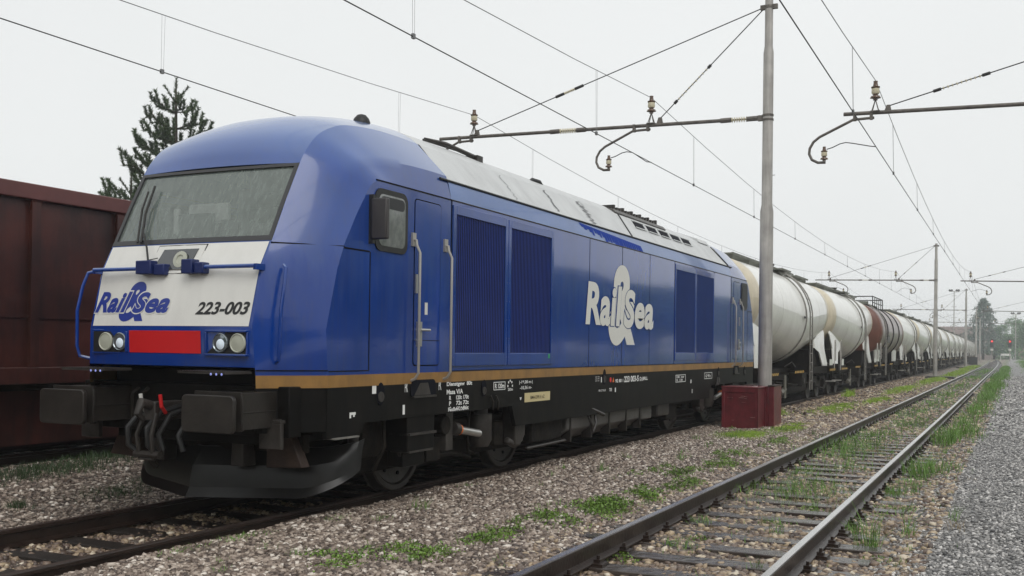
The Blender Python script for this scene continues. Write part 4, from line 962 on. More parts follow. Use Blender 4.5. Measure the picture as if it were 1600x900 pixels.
def white_tank(y0w, label):
    t = thing('tank_wagon', (0, y0w, 0), label, 'tank wagon', 'white tank wagons coupled behind the locomotive')
    def T(p): return (p[0], p[1]+y0w, p[2])
    def sec(y):
        q = abs(y-6.5)/5.95; r = 1.475-.365*q; cz = 4.13-r-.0*q
        return r, cz
    def ringpts(y, r=None, cz=None, ex=0, n=48):
        R0, C0 = sec(y); r = R0 if r is None else r; cz = C0 if cz is None else cz; r += ex
        return [(r*math.cos(2*math.pi*k/n), y, cz+r*math.sin(2*math.pi*k/n)) for k in range(n+1)]
    g = MB(T); ys = [1.1, 1.4]+[1.4+.55*i for i in range(1, 19)]+[11.9]
    g.grid([ringpts(y) for y in ys]); sh = g.build('tank_shell', m_tankw, t)
    for e in (0, 1):
        g = MB(T); rows = []
        def yy(v): return v if e == 0 else 13-v
        r0, c0 = sec(.55)
        for v in (1.1, .55): r, c = sec(v); rows.append([(p[0], yy(v), p[2]) for p in ringpts(v, r, c, .004)])
        for a in (20, 40, 60, 75, 90): rows.append([(p[0], yy(.55-.34*math.sin(R(a))), p[2]) for p in ringpts(.55, max(.01, r0*math.cos(R(a))), c0)])
        g.grid(rows); g.build('tank_end', m_tankb, t)
    # seams and middle band
    g = MB(T); g.tube(ringpts(6.05, ex=.012), .028, 6, caps=False); g.build('middle_band', m_ladder, t)
    # weld lines
    g = MB(T)
    for y in (3.4, 9.4): g.tube(ringpts(y, ex=-.003), .005, 4, caps=False)
    g.build('weld_seam', mat('weld_dirt', (.30, .28, .24), .5) if 'weld_dirt' not in bpy.data.materials else bpy.data.materials['weld_dirt'], t)
    # ladders on both sides
    for sg in (1, -1):
        g = MB(T); pr = []
        r, cz = sec(6.3); r += .10
        for a in np.linspace(80, -2, 12): pr.append((sg*r*math.cos(R(a)), cz+r*math.sin(R(a))))
        pr.append((sg*r, .45))
        for dy in (6.12, 6.50): g.tube([(p[0], dy, p[1]) for p in pr], .022, 6)
        L_ = [Vector((p[0], 0, p[1])) for p in pr]; acc = 0; step = .28; nxt = .2
        for i in range(len(L_)-1):
            d = (L_[i+1]-L_[i]).length
            while nxt < acc+d:
                q = L_[i].lerp(L_[i+1], (nxt-acc)/d); g.tube([(q.x, 6.12, q.z), (q.x, 6.50, q.z)], .013, 5); nxt += step
            acc += d
        g.build('ladder', m_ladder, t)
    # walkway along the top
    g = MB(T)
    for (a, b) in ((1.0, 5.2), (5.6, 9.4), (9.9, 12.2)):
        g.box(-.42, -.38, a, b, 4.20, 4.25); g.box(.38, .42, a, b, 4.20, 4.25)
        k = a
        while k < b: g.box(-.4, .4, k, k+.06, 4.215, 4.24); k += .16
        for yy_ in (a+.2, (a+b)/2, b-.2): g.box(-.36, .36, yy_, yy_+.05, 4.05, 4.2)
    g.box(.4, .8, 5.6, 7.0, 4.12, 4.16); g.box(-.8, -.4, 5.6, 7.0, 4.12, 4.16)
    g.build('top_walkway', m_walk, t)
    g = MB(T); g.cyl((0, 6.9, 4.05), (0, 6.9, 4.35), .26, 20); g.cyl((0, 6.9, 4.35), (0, 6.9, 4.39), .29, 20); g.box(-.3, -.2, 6.6, 7.2, 4.2, 4.4); g.build('tank_hatch', m_under2, t)
    # white support plates from tank down to frame
    for e in (0, 1):
        for sg in (1, -1):
            g = MB(T); pl = [(.72, 1.12), (1.75, 1.12), (2.15, 1.6), (3.0, 1.75), (2.9, 2.0), (.75, 2.45), (.62, 2.3), (.95, 1.75)]
            if e: pl = [(13-p[0], p[1]) for p in pl]
            # plate leans inwards towards the top
            n_ = len(pl); xs_ = [(1.12-.13*(p[1]-1.12)) for p in pl]
            g.add([(sg*x, p[0], p[1]) for x, p in zip(xs_, pl)]+[(sg*(x-.04), p[0], p[1]) for x, p in zip(xs_, pl)], [tuple(range(n_)), tuple(range(2*n_-1, n_-1, -1))]+[(i, (i+1) % n_, n_+(i+1) % n_, n_+i) for i in range(n_)])
            g.build('support_plate', m_tankw, t)
    g = MB(T); g.cyl((0, 6.5, 1.25), (0, 6.5, .7), .14, 16); g.tube([(0, 6.5, .75), (1.25, 6.5, .72)], .06, 10); g.cyl((1.2, 6.5, .72), (1.34, 6.5, .72), .09, 14); g.tube([(.9, 5.6, 1.15), (1.1, 5.7, 1.3), (1.2, 5.75, 1.15)], .02, 6); g.build('outlet_pipe', m_under2, t)
    g = MB(T); g.box(1.36, 1.38, 1.0, 1.45, 1.12, 1.36); g.box(1.36, 1.38, 11.2, 11.8, 1.15, 1.36); g.build('data_board', m_tankw, t)
    g = MB(T); g.box(1.475, 1.485, 5.55, 5.9, 2.62, 2.69); g.build('name_plate', m_stripe, t)
    g = MB(T); g.box(1.34, 1.36, 3.3, 3.55, .30, .95); g.tube([(1.3, 3.0, .45), (1.3, 3.6, .55)], .07, 8); g.build('valve_lever', mat('pale_valve_paint', (.12, .11, .09), .5), t)
    wagon_base(t, T)
    return t
def brown_tank(y0w):
    t = thing('tank_wagon', (0, y0w, 0), 'stained grey and brown tank wagon with red brown end and railed top platform', 'tank wagon')
    def T(p): return (p[0], p[1]+y0w, p[2])
    def ring(y, r, cz=2.68, n=48): return [(r*math.cos(2*math.pi*k/n), y, cz+r*math.sin(2*math.pi*k/n)) for k in range(n+1)]
    g = MB(T); g.grid([ring(y, 1.38) for y in np.linspace(1.5, 12.1, 16)]); g.build('tank_shell', m_tanksteel, t)
    for e in (0, 1):
        g = MB(T); f = (lambda v: v) if e == 0 else (lambda v: 13-v)
        rows = [[(p[0], f(v), p[2]) for p in ring(v, 1.384)] for v in (1.5, .8)]+[[(p[0], f(.8-.3*math.sin(R(a))), p[2]) for p in ring(0, max(.01, 1.384*math.cos(R(a))))] for a in (15, 30, 45, 60, 75, 90)]
        g.grid(rows); g.build('tank_end', m_tankred, t)
    for y in (3.6, 6.4, 9.4):
        g = MB(T); g.tube(ring(y, 1.40), .035, 6, caps=False); g.build('tank_band', m_rubber, t)
    g = MB(T)
    for x in (-.75, .75):
        g.tube([(x, 2.6, 3.8), (x, 2.6, 4.45), (x, 7.0, 4.45), (x, 7.0, 3.8)], .028, 6); g.tube([(x, 2.6, 4.15), (x, 7.0, 4.15)], .022, 6)
        for y in (3.5, 4.4, 5.3, 6.2): g.tube([(x, y, 3.8), (x, y, 4.45)], .022, 6)
    g.tube([(-.75, 2.6, 4.45), (.75, 2.6, 4.45)], .028, 6); g.tube([(-.75, 7, 4.45), (.75, 7, 4.45)], .028, 6)
    g.build('platform_railing', m_rubber, t)
    g = MB(T); g.box(-.5, .5, 2.6, 7.0, 4.05, 4.09); g.cyl((0, 4.8, 4.0), (0, 4.8, 4.3), .28, 18); g.build('platform', m_walk, t)
    g = MB(T)
    for dy in (1.9, 2.25):
        g.tube([(1.47*math.cos(R(a)), dy, 2.68+1.47*math.sin(R(a))) for a in (65, 40, 20, 0)]+[(1.47, dy, .5)], .022, 6)
    for k in range(9): g.tube([(1.47, 1.9, .6+k*.25), (1.47, 2.25, .6+k*.25)], .014, 5)
    g.build('ladder', m_ladder, t)
    for yy_ in (2.4, 10.6):
        for sg in (1, -1):
            g = MB(T); g.prism([(yy_-.9, 1.12), (yy_+.9, 1.12), (yy_+1.1, 1.75), (yy_-1.1, 1.75)], 0, sg*1.0-.03, sg*1.0+.03); g.build('support_plate', m_tankw, t)
    g = MB(T); g.box(1.38, 1.4, 3.6, 4.6, 2.1, 2.5); g.build('data_board', m_tank_grey, t)
    g = MB(T); g.cyl((1.3, 3.2, 1.1), (1.3, 3.2, 1.9), .12, 12); g.build('breather_pipe', m_tank_grey, t)
    wagon_base(t, T); return t
ORD = ['first', 'second', 'third', 'fourth', 'fifth', 'sixth', 'seventh', 'eighth', 'ninth', 'tenth', 'eleventh', 'twelfth', 'thirteenth', 'fourteenth', 'fifteenth', 'sixteenth', 'seventeenth', 'eighteenth', 'nineteenth', 'twentieth', 'twenty-first']
w0 = white_tank(LY, 'white tank wagon with beige ends coupled directly to the blue locomotive, largest of the tanks')
copy_tree(w0, (0, LY+WL, 0), 'second white tank wagon from the locomotive, just in front of the red brown ended tank')
brown_tank(LY+2*WL)
for i in range(3, 21):
    y = LY+i*WL
    lb = 'white tank wagon coupled directly behind the stained grey and brown tank wagon' if i == 3 else '%s wagon of the white tank train counted from the locomotive' % ORD[i]
    if i == 20: lb = 'farthest white tank wagon at the tail of the train'
    c = copy_tree(w0, (bend(y+6), y, 0), lb)
    c.rotation_euler.z = math.atan(.00012*max(0, y-90))

# ------------------------------------------------------------------ red goods wagon on the left track
GW = -5.45; gx = 1.50
gw = thing('goods_wagon', (GW, -3, .15), 'tall rust red open goods wagon with ribbed sides standing left of the locomotive', 'goods wagon')
def TG(p): return (p[0]+GW, p[1]-5.48, p[2]+.15)
g = MB(TG); g.box(-gx+.05, gx-.05, .7, 13.3, 1.0, 1.12); g.box(-1.05, 1.05, .8, 13.2, .14, 1.0)
for sg in (1, -1): g.box(sg*1.42-.03, sg*1.42+.03, .7, 13.3, 1.12, 3.32)
g.box(-1.42, 1.42, .7, .76, 1.12, 3.32); g.box(-1.42, 1.42, 13.24, 13.3, 1.12, 3.32); g.build('wagon_body', m_wagon, gw)
g = MB(TG)
for sg in (1, -1): g.box(sg*1.5-.09, sg*1.5+.03, .62, 13.38, 3.26, 3.46)
g.box(-1.5, 1.5, .6, .72, 3.26, 3.46); g.box(-1.5, 1.5, 13.28, 13.4, 3.26, 3.46); g.build('top_rim', m_wagonrim, gw, bevel=.015)
g = MB(TG)
for sg in (1, -1): g.box(sg*1.47-.06, sg*1.47+.04, .62, 13.38, .95, 1.16)
g.build('side_sill', m_wagon, gw, bevel=.01)
for i in range(10):
    y = .8+i*1.36
    for sg in (1, -1):
        g = MB(TG); g.box(sg*1.46-.05, sg*1.46+.05, y, y+.13, 1.16, 3.26); g.add([(sg*1.45, y-.02, 3.1), (sg*1.45, y+.15, 3.1), (sg*1.52, y+.15, 3.26), (sg*1.52, y-.02, 3.26)], [(0, 1, 2, 3)]); g.build('side_rib', m_wagon, gw)
g = MB(TG)
for sg in (1, -1): g.box(sg*1.46-.04, sg*1.46+.005, 5.2, 7.1, 1.2, 3.2); g.box(sg*1.46, sg*1.46+.01, .9, 13.1, 1.78, 1.80)
g.build('side_door', m_wagon, gw)
g = MB(TG)
for yb in (2.6, 11.4):
    for sg in (1, -1):
        g.box(sg*1.0-.05, sg*1.0+.05, yb-1.3, yb+1.3, .55, .75)
        for a in (-.9, .9): g.box(sg*1.02-.1, sg*1.02+.1, yb+a-.16, yb+a+.16, .34, .66)
g.box(-.3, .3, .6, 13.4, .7, 1.0); g.box(-1.2, 1.2, 1.8, 12.2, .85, 1.0); g.box(.7, 1.2, 5.5, 6.4, .5, .9); g.build('bogie_frame', m_under, gw)
for yb in (2.6, 11.4):
    for a in (-.9, .9):
        g = MB(TG)
        for sg in (1, -1): g.lathe((sg*.78, yb+a, .46), (sg, 0, 0), [(.1, -.06), (.1, .05), (.3, .015), (.38, .045), (.40, .065), (.455, .065), (.465, -.05), (.49, -.065), (.1, -.065)], 28)
        g.cyl((-.72, yb+a, .46), (.72, yb+a, .46), .08, 10); g.build('wheelset', m_under2, gw)
for yy, d in ((0, 1), (14.0, -1)):
    for sg in (1, -1):
        g = MB(TG); g.lathe((sg*.875, yy+.02*d, 1.05), (0, d, 0), [(.0, -.02), (.2, 0), (.225, .03), (.09, .07), (.09, .35), (.14, .36), (.14, .66), (.0, .66)], 20); g.build('buffer', m_under2, gw)
g = MB(TG); g.tube([(1.52, 9.0, .98), (1.55, 9.05, .7), (1.5, 9.4, .62), (1.52, 9.45, .95)], .02, 6); g.tube([(1.5, 10.5, .9), (1.55, 10.9, 1.05)], .03, 6); g.build('shunting_hook', m_rust, gw)

copy_tree(gw, (GW, 11.2, .15), 'second rust red goods wagon hidden mostly behind the locomotive')

# ------------------------------------------------------------------ catenary
XP = 2.15
def insulator(g, x, y, z, s=1.0, mi=0):
    g.lathe((x, y, z), (0, 0, 1), [(.02*s, 0), (.05*s, .0), (.05*s, .03*s), (.12*s, .05*s), (.10*s, .09*s), (.055*s, .10*s), (.06*s, .14*s)], 14, 0)
    g.lathe((x, y, z+.14*s), (0, 0, 1), [(.075*s, 0), (.09*s, .03*s), (.085*s, .12*s), (.05*s, .13*s)], 14, 1)
    g.lathe((x, y, z+.27*s), (0, 0, 1), [(.09*s, 0), (.1*s, .03*s), (.06*s, .05*s), (.045*s, .12*s), (.05*s, .16*s), (0, .165*s)], 14, 0)
def arm_set(t, Y, xm, zt, xc, f=1):
    """messenger insulator on a trestle above the tube, swan neck with registration insulator below (f=-1 mirrored)"""
    g = MB()
    for dx in (-.07, .07):
        for dy in (-.05, .05): g.tube([(xm+dx, Y+dy, zt+.04), (xm, Y, zt+.30)], .011, 5)
    g.box(xm-.1, xm+.1, Y-.06, Y+.06, zt+.03, zt+.055); g.build('insulator_trestle', m_poledk, t)
    g = MB(); insulator(g, xm, Y, zt+.28, .95); g.build('messenger_insulator', [m_ins, m_inscream], t)
    g = MB(); X_ = lambda d: xm-f*d
    g.tube([(X_(.02), Y, zt-.09), (X_(.45), Y, zt-.10), (X_(1.15), Y, zt-.42), (X_(1.28), Y, zt-.52), (X_(1.36), Y, zt-.66), (X_(1.37), Y, zt-.78), (X_(1.31), Y, zt-.91), (X_(1.18), Y, zt-.98), (X_(1.02), Y, zt-.985)], .030, 8)
    for q in (X_(.08), X_(.42)): g.box(q-.03, q+.03, Y-.04, Y+.04, zt-.13, zt+.05)
    g.build('registration_tube', m_poledk, t)
    g = MB(); insulator(g, X_(1.05), Y, zt-.95, .72); g.build('registration_insulator', [m_ins, m_inscream], t)
    g = MB(); zi = zt-.70; g.tube([(X_(1.0), Y, zi), (X_(.88), Y, zi+.03), (X_(.72), Y, zi+.10), (X_(.6), Y, zi+.12), (X_(.45), Y, zi+.09), (xc-f*.12, Y, 6.05), (xc, Y, 6.03)], .011, 6); g.build('steady_arm', m_wire, t)
def stay(t, Y, a, b, f0, f1):
    A = Vector(a); B = Vector(b); g = MB(); g.tube([A, B], .013, 5); 
    g.tube([A.lerp(B, f0), A.lerp(B, f0+.03)], .035, 6); g.tube([A.lerp(B, f1-.03), A.lerp(B, f1)], .035, 6)
    o = g.build('stay_wire', m_wire, t)
    g = MB(); n = 9
    for i in range(n):
        c = A.lerp(B, f0+.03+(f1-f0-.06)*(i+.5)/n); d = (B-A).normalized(); g.lathe(c-d*.012, d, [(.012, 0), (.04, .012), (.012, .03)], 10)
    g.build('stay_insulator', m_inscream, o)
def mast(Y, label, f=1, bx=0):
    xp = XP
    t = thing('catenary_mast', (xp+bx, Y, -.05), label, 'catenary mast', 'overhead line masts between the tracks')
    g = MB(); n = 24
    g.tube([(xp, Y, -.05), (xp, Y, 4.75), (xp, Y, 4.9), (xp, Y, 8.3), (xp, Y, 8.45), (xp, Y, 9.5)], [.155, .145, .118, .112, .09, .088], n); g.build('pole', m_pole, t)
    g = MB()
    for z in (6.80, 6.90): g.tube([(xp, Y, z-.02), (xp, Y, z+.02)], .128, 20)
    g.box(xp-.22, xp-.10, Y-.05, Y+.05, 6.79, 6.91); g.build('pole_clamp', m_poledk, t)
    g = MB(); g.tube([(xp, Y, 9.30), (xp, Y, 9.36)], .10, 20); g.box(xp-.19, xp+.19, Y-.04, Y+.04, 9.28, 9.38); g.box(xp+.115, xp+.17, Y-.01, Y+.01, 5.55, 5.56); g.build('top_clamp', m_poledk, t)
    # tube goes out over the left tracks
    g = MB(); z = lambda x: 6.85+(xp-x)*.0195
    g.tube([(1.20, Y, z(1.2)), (-2.35, Y, z(-2.35))], .042, 10); g.tube([(-3.05, Y, z(-3.05)), (-6.30, Y, z(-6.3))], .042, 10); g.tube([(1.95, Y, z(1.95)), (1.75, Y, z(1.75))], .035, 8)
    for x in (-2.35, -3.05, 1.2, 1.8): g.tube([(x-.12, Y, z(x)), (x+.12, Y, z(x))], .058, 8)
    g.tube([(1.2, Y, z(1.2)), (1.95, Y, z(1.95))], .018, 6); g.tube([(-2.35, Y, z(-2.35)), (-3.05, Y, z(-3.05))], .018, 6)
    ct = g.build('cantilever_tube', m_poledk, t)
    g = MB()
    for (a, b) in ((1.32, 1.70), (-2.92, -2.48)):
        for i in range(7):
            x = a+(b-a)*(i+.5)/7; g.lathe((x-.015, Y, z(x)), (1, 0, 0), [(.03, 0), (.068, .012), (.03, .03)], 12)
    g.build('rod_insulator', m_inscream, ct)
    arm_set(t, Y, -.575, z(-.575), -.555, f); arm_set(t, Y, -5.30, z(-5.3), -5.3, f)
    for xf in (-5.2, -.35):
        g = MB(); g.prism([(xf-.09, z(xf)+.03), (xf+.06, z(xf)+.03), (xf+.03, z(xf)+.17), (xf-.04, z(xf)+.17)], 1, Y-.03, Y+.03); g.build('stay_bracket', m_poledk, t)
    stay(t, Y, (-5.2, Y, z(-5.2)+.15), (xp-.12, Y, 9.33), .30, .40); stay(t, Y, (-.35, Y, z(-.35)+.15), (xp-.12, Y, 9.30), .14, .50)
    return t
def mast_right(Y, label, f=1, xp=9.95):
    t = thing('catenary_mast', (xp, Y, -.05), label, 'catenary mast', 'overhead line masts right of the path')
    g = MB(); g.tube([(xp, Y, -.05), (xp, Y, 4.75), (xp, Y, 4.9), (xp, Y, 8.3), (xp, Y, 8.45), (xp, Y, 9.5)], [.155, .145, .118, .112, .09, .088], 20); g.build('pole', m_pole, t)
    z = lambda x: 6.62+(xp-x)*.0195
    g = MB(); g.tube([(3.78, Y, z(3.78)+.04), (9.3, Y, z(9.3))], .042, 10); g.tube([(9.3, Y, z(9.3)), (xp, Y, z(xp))], .02, 6)
    for x in (9.2, xp-.15): g.tube([(x-.1, Y, z(x)), (x+.1, Y, z(x))], .058, 8)
    ct = g.build('cantilever_tube', m_poledk, t)
    g = MB()
    for i in range(7): g.lathe((9.35+i*.055, Y, z(9.5)), (1, 0, 0), [(.03, 0), (.068, .012), (.03, .03)], 12)
    g.build('rod_insulator', m_inscream, ct)
    arm_set(t, Y, 4.43, z(4.43)+.02, 4.457, f)
    g = MB(); g.prism([(4.61, z(4.7)+.04), (4.76, z(4.7)+.04), (4.73, z(4.7)+.18), (4.66, z(4.7)+.18)], 1, Y-.03, Y+.03); g.build('stay_bracket', m_poledk, t)
    stay(t, Y, (4.7, Y, z(4.7)+.16), (xp-.1, Y, 8.2), .17, .38)
    return t
YM = [16.3, 73, 130, 187, 244]
m0 = mast(YM[0], 'nearest tall grey stepped pole, its foot cased in red steel behind the cabinet')
mast(YM[1], 'second grey overhead line mast from the camera, standing beside the white tank train', -1)
for i, l in ((2, 'third mast from the camera between tank train and empty track'), (3, 'fourth mast from the camera between tank train and empty track, half lost in haze'), (4, 'farthest mast between tank train and empty track')):
    copy_tree(m0, (XP+bend(YM[i]), YM[i], -.05), l)
mr0 = mast_right(YM[0], 'nearest mast right of the path whose cantilever tube enters at the upper right')
mast_right(YM[1], 'second mast right of the path from the camera', -1)
for i, l in ((2, 'third mast right of the path from the camera'), (3, 'fourth mast right of the path, far away near the red signals')):
    copy_tree(mr0, (9.95, YM[i], -.05), l)
def line(x_m, x_c, label, zm=7.55, sagd=1.0, y0=-40.7, spans=6):
    t = thing('overhead_line', (x_c, 16.3, 6.0), label, 'overhead wire', 'overhead contact lines')
    g = MB(); pts = []
    for k in range(spans):
        for i in range(12):
            y = y0+57*k+57*i/12; q = (i/12)*2-1; pts.append((x_m+bend(y), y, zm-sagd*(1-q*q)))
    g.tube(pts, .0075, 5); g.build('messenger_wire', m_wire2, t)
    g = MB(); pts = []
    for k in range(spans):
        for i in range(4): y = y0+57*k+57*i/4; pts.append((x_c+bend(y), y, 6.02))
    g.tube(pts, .0095, 5); g.build('contact_wire', m_wire, t)
    for k in range(spans-2):
        for i in range(8):
            y = y0+57*k+57*(i+.5)/8; q = (y-(y0+57*k))/57*2-1; zt = zm-sagd*(1-q*q); x = x_c+bend(y)
            g = MB(); g.tube([(x_m+bend(y), y-.02, zt), (x, y-.02, 6.04)], .003, 4); g.tube([(x_m+bend(y), y+.05, zt), (x, y+.03, 6.04)], .003, 4); g.box(x-.02, x+.02, y-.03, y+.03, 5.99, 6.06); g.build('dropper', m_wire2, t)
line(-.575, -.555, 'pair of contact and messenger wires running above the blue locomotive and tank wagons')
line(-5.30, -5.30, 'pair of contact and messenger wires above the red goods wagon, leftmost in the sky')
line(4.43, 4.457, 'pair of contact and messenger wires above the empty track, rightmost in the sky', zm=7.45)

# ------------------------------------------------------------------ red cabinets at the pole foot
def cabinet(x0, x1, y0, y1, h, label, wavy=True):
    t = thing('trackside_cabinet', ((x0+x1)/2, (y0+y1)/2, -.06), label, 'cabinet')
    g = MB(); g.box(x0+.02, x1-.02, y0+.02, y1-.02, -.06, h); g.build('cabinet_body', m_boxred, t, bevel=.012)
    g = MB(); g.box(x0, x1, y0, y0+.0201, h-.10, h+.0); g.box(x0, x0+.06, y0, y0+.02, -.05, h-.1); g.box(x1-.06, x1, y0, y0+.02, -.05, h-.1); g.box(x1-.02, x1, y0, y0+.05, -.05, h-.1); g.box(x1-.02, x1, y1-.05, y1, -.05, h-.1)
    g.build('cabinet_frame', m_boxred, t, bevel=.006)
    g = MB(); g.box(x0-.012, x1+.012, y0-.012, y1+.012, h, h+.025); g.build('cabinet_lid', mat('wet_sheen_red_lid', (.20, .05, .055), .22, var=.2), t, bevel=.006)  # lid red made paler, reflected light painted into the wet top
    g = MB()
    for k in range(9): a = x0+.1+random.random()*(x1-x0-.25); c = .12+random.random()*.6; g.box(a, a+random.uniform(.03, .12), y0-.003, y0+.03, c, c+random.uniform(.004, .012))
    g.build('paint_scratch', mat('scratched_paint', (.30, .13, .12), .5), t)
    return t
cabinet(1.50, 2.28, 15.05, 15.82, .84, 'larger dull red steel cabinet at the foot of the nearest pole')
cabinet(1.62, 2.42, 15.90, 16.9, .86, 'second red cabinet casing wrapped round the base of the nearest pole') if False else None
t = thing('pole_casing', (2.15, 16.3, -.06), 'narrow red steel casing round the foot of the nearest pole behind the cabinet', 'casing')
g = MB(); g.box(1.80, 1.98, 15.9, 16.7, -.06, .86); g.box(2.32, 2.44, 15.9, 16.7, -.06, .86); g.box(1.98, 2.32, 15.9, 16.1, -.06, .86); g.box(1.98, 2.32, 16.5, 16.7, -.06, .86); g.build('casing_panel', m_boxred, t, bevel=.01)
g = MB(); g.box(1.78, 1.99, 15.88, 16.72, .86, .88); g.box(2.31, 2.46, 15.88, 16.72, .86, .88); g.build('casing_rim', m_rust, t)
# low drain covers beside the track
for (x, y, l) in ((2.9, 66, 'dark low drain cover beside the second mast'), (2.5, 116, 'dark low drain cover close to the third mast')):
    g = MB(); g.box(x-.9, x+.9, y-.6, y+.6, -.06, .06); g.box(x-.8, x+.8, y-.5, y+.5, .06, .09); tag(g.build('drain_cover', m_under2, None, bevel=.02, loc=(x, y, -.05)), l, 'drain cover')
for (x, y, l) in ((2.0, 155, 'small dark trackside box by the tank train far down the track'),):
    t = thing('equipment_case', (x, y, -.05), l, 'equipment case'); g = MB(); g.box(x-.5, x+.7, y-.5, y+.5, -.05, 1.0); g.build('case_body', m_innerd, t, bevel=.02); g = MB(); g.box(x-.55, x+.75, y-.55, y+.55, 1.0, 1.06); g.build('case_lid', m_under2, t)

# ------------------------------------------------------------------ signals, light masts, building
def signal(x, y, h, label):
    t = thing('railway_signal', (x, y, 0), label, 'railway signal', 'red signals at the far end of the tracks')
    g = MB(); g.tube([(x, y, -.05), (x, y, h)], .07, 8); g.build('signal_post', m_conc, t)
    g = MB(); g.prism([(x-.34, h), (x+.34, h), (x+.34, h+1.5), (x+.2, h+1.75), (x-.2, h+1.75), (x-.34, h+1.5)], 1, y-.05, y+.02); g.build('signal_board', m_rubber, t)
    g = MB(); g.lathe((x, y-.06, h+1.25), (0, -1, 0), [(.20, 0), (.20, .05), (0, .08)], 16); g.build('red_lamp', m_sigred, t)
    g = MB(); g.box(x-.26, x+.26, y-.05, y+.02, h-.7, h-.3); g.build('signal_plate', m_white, t)
    g = MB()
    for k in range(8): g.box(x-.15, x+.15, y+.08, y+.1, .4+k*.35, .43+k*.35)
    g.build('signal_ladder', m_ladder, t)
signal(3.35, 232, 2.9, 'left red signal light on a white post at the end of the empty track')
signal(6.75, 232, 2.9, 'right red signal light on a white post beside the path end')
def light_mast(x, y, h, label):
    t = thing('light_mast', (x, y, 0), label, 'light mast', 'floodlight masts in the yard')
    g = MB(); g.tube([(x, y, -.05), (x, y, h)], [.16, .09], 8); 
    for k in range(3): g.box(x-.6, x+.6, y-.06, y+.06, h-1.2-k*2.6, h-1.1-k*2.6)
    g.build('mast_pole', m_pole, t)
    g = MB(); g.box(x-1.1, x+1.1, y-.08, y+.08, h-.15, h); g.build('lamp_bar', m_pole, t)
    for dx in (-1.0, -.55, .55, 1.0):
        g = MB(); g.lathe((x+dx, y, h+.45), (0, 0, -1), [(.08, 0), (.30, .25), (.30, .4), (0, .45)], 10); g.build('floodlight', m_under2, t)
light_mast(-5.38, 260, 16.4, 'tall floodlight mast rising behind the tank train left of the dark spruce')
light_mast(8.0, 300, 12.3, 'shorter floodlight mast at the far right beyond the red signals')
# building
b = thing('station_building', (-4, 330, 0), 'pale pinkish low building with a tiled roof behind the end of the tank train', 'building')
g = MB(); g.box(-18, 2.6, 325, 337, -.05, 7.2); g.build('wall', m_conc, b)
g = MB(); g.prism([(-18.6, 7.2), (3.2, 7.2), (1.5, 9.4), (-17, 9.4)], 1, 324.4, 337.6); g.build('roof', m_rooft, b)
for x in (-16, -13, -10, -7, -4, -1):
    for z in (1.2, 4.4):
        g = MB(); g.box(x-.6, x+.6, 324.93, 325.05, z, z+1.6); wn = g.build('window', m_innerd, b)
        g = MB(); g.box(x-.7, x+.7, 324.86, 324.93, z-.12, z); g.build('sill', m_white, wn)
b = thing('pink_house', (12.6, 420, 0), 'small pink house at the far right edge beyond the grass verge', 'house')
g = MB(); g.box(8.8, 16.5, 416, 424, -.05, 3.6); g.build('wall', mat('pink_plaster', (.42, .2, .2), .8), b)
g = MB(); g.prism([(8.4, 3.6), (16.9, 3.6), (12.6, 5.6)], 1, 415.6, 424.4); g.build('roof', m_rooft, b)
g = MB(); g.box(10.5, 11.3, 415.93, 416.02, 1, 2.2); g.box(13.5, 14.3, 415.93, 416.02, 1, 2.2); g.build('window', m_innerd, b)
# white crash barrier at path end
g = MB(); g.box(4.7, 4.85, 262, 262.2, 0, 1.6); g.box(6.9, 7.05, 262, 262.2, 0, 1.6); g.box(4.7, 7.05, 262, 262.15, 1.1, 1.6); tag(g.build('barrier', m_white, None, loc=(5.8, 262, 0)), 'small white barrier closing the end of the empty track', 'barrier')

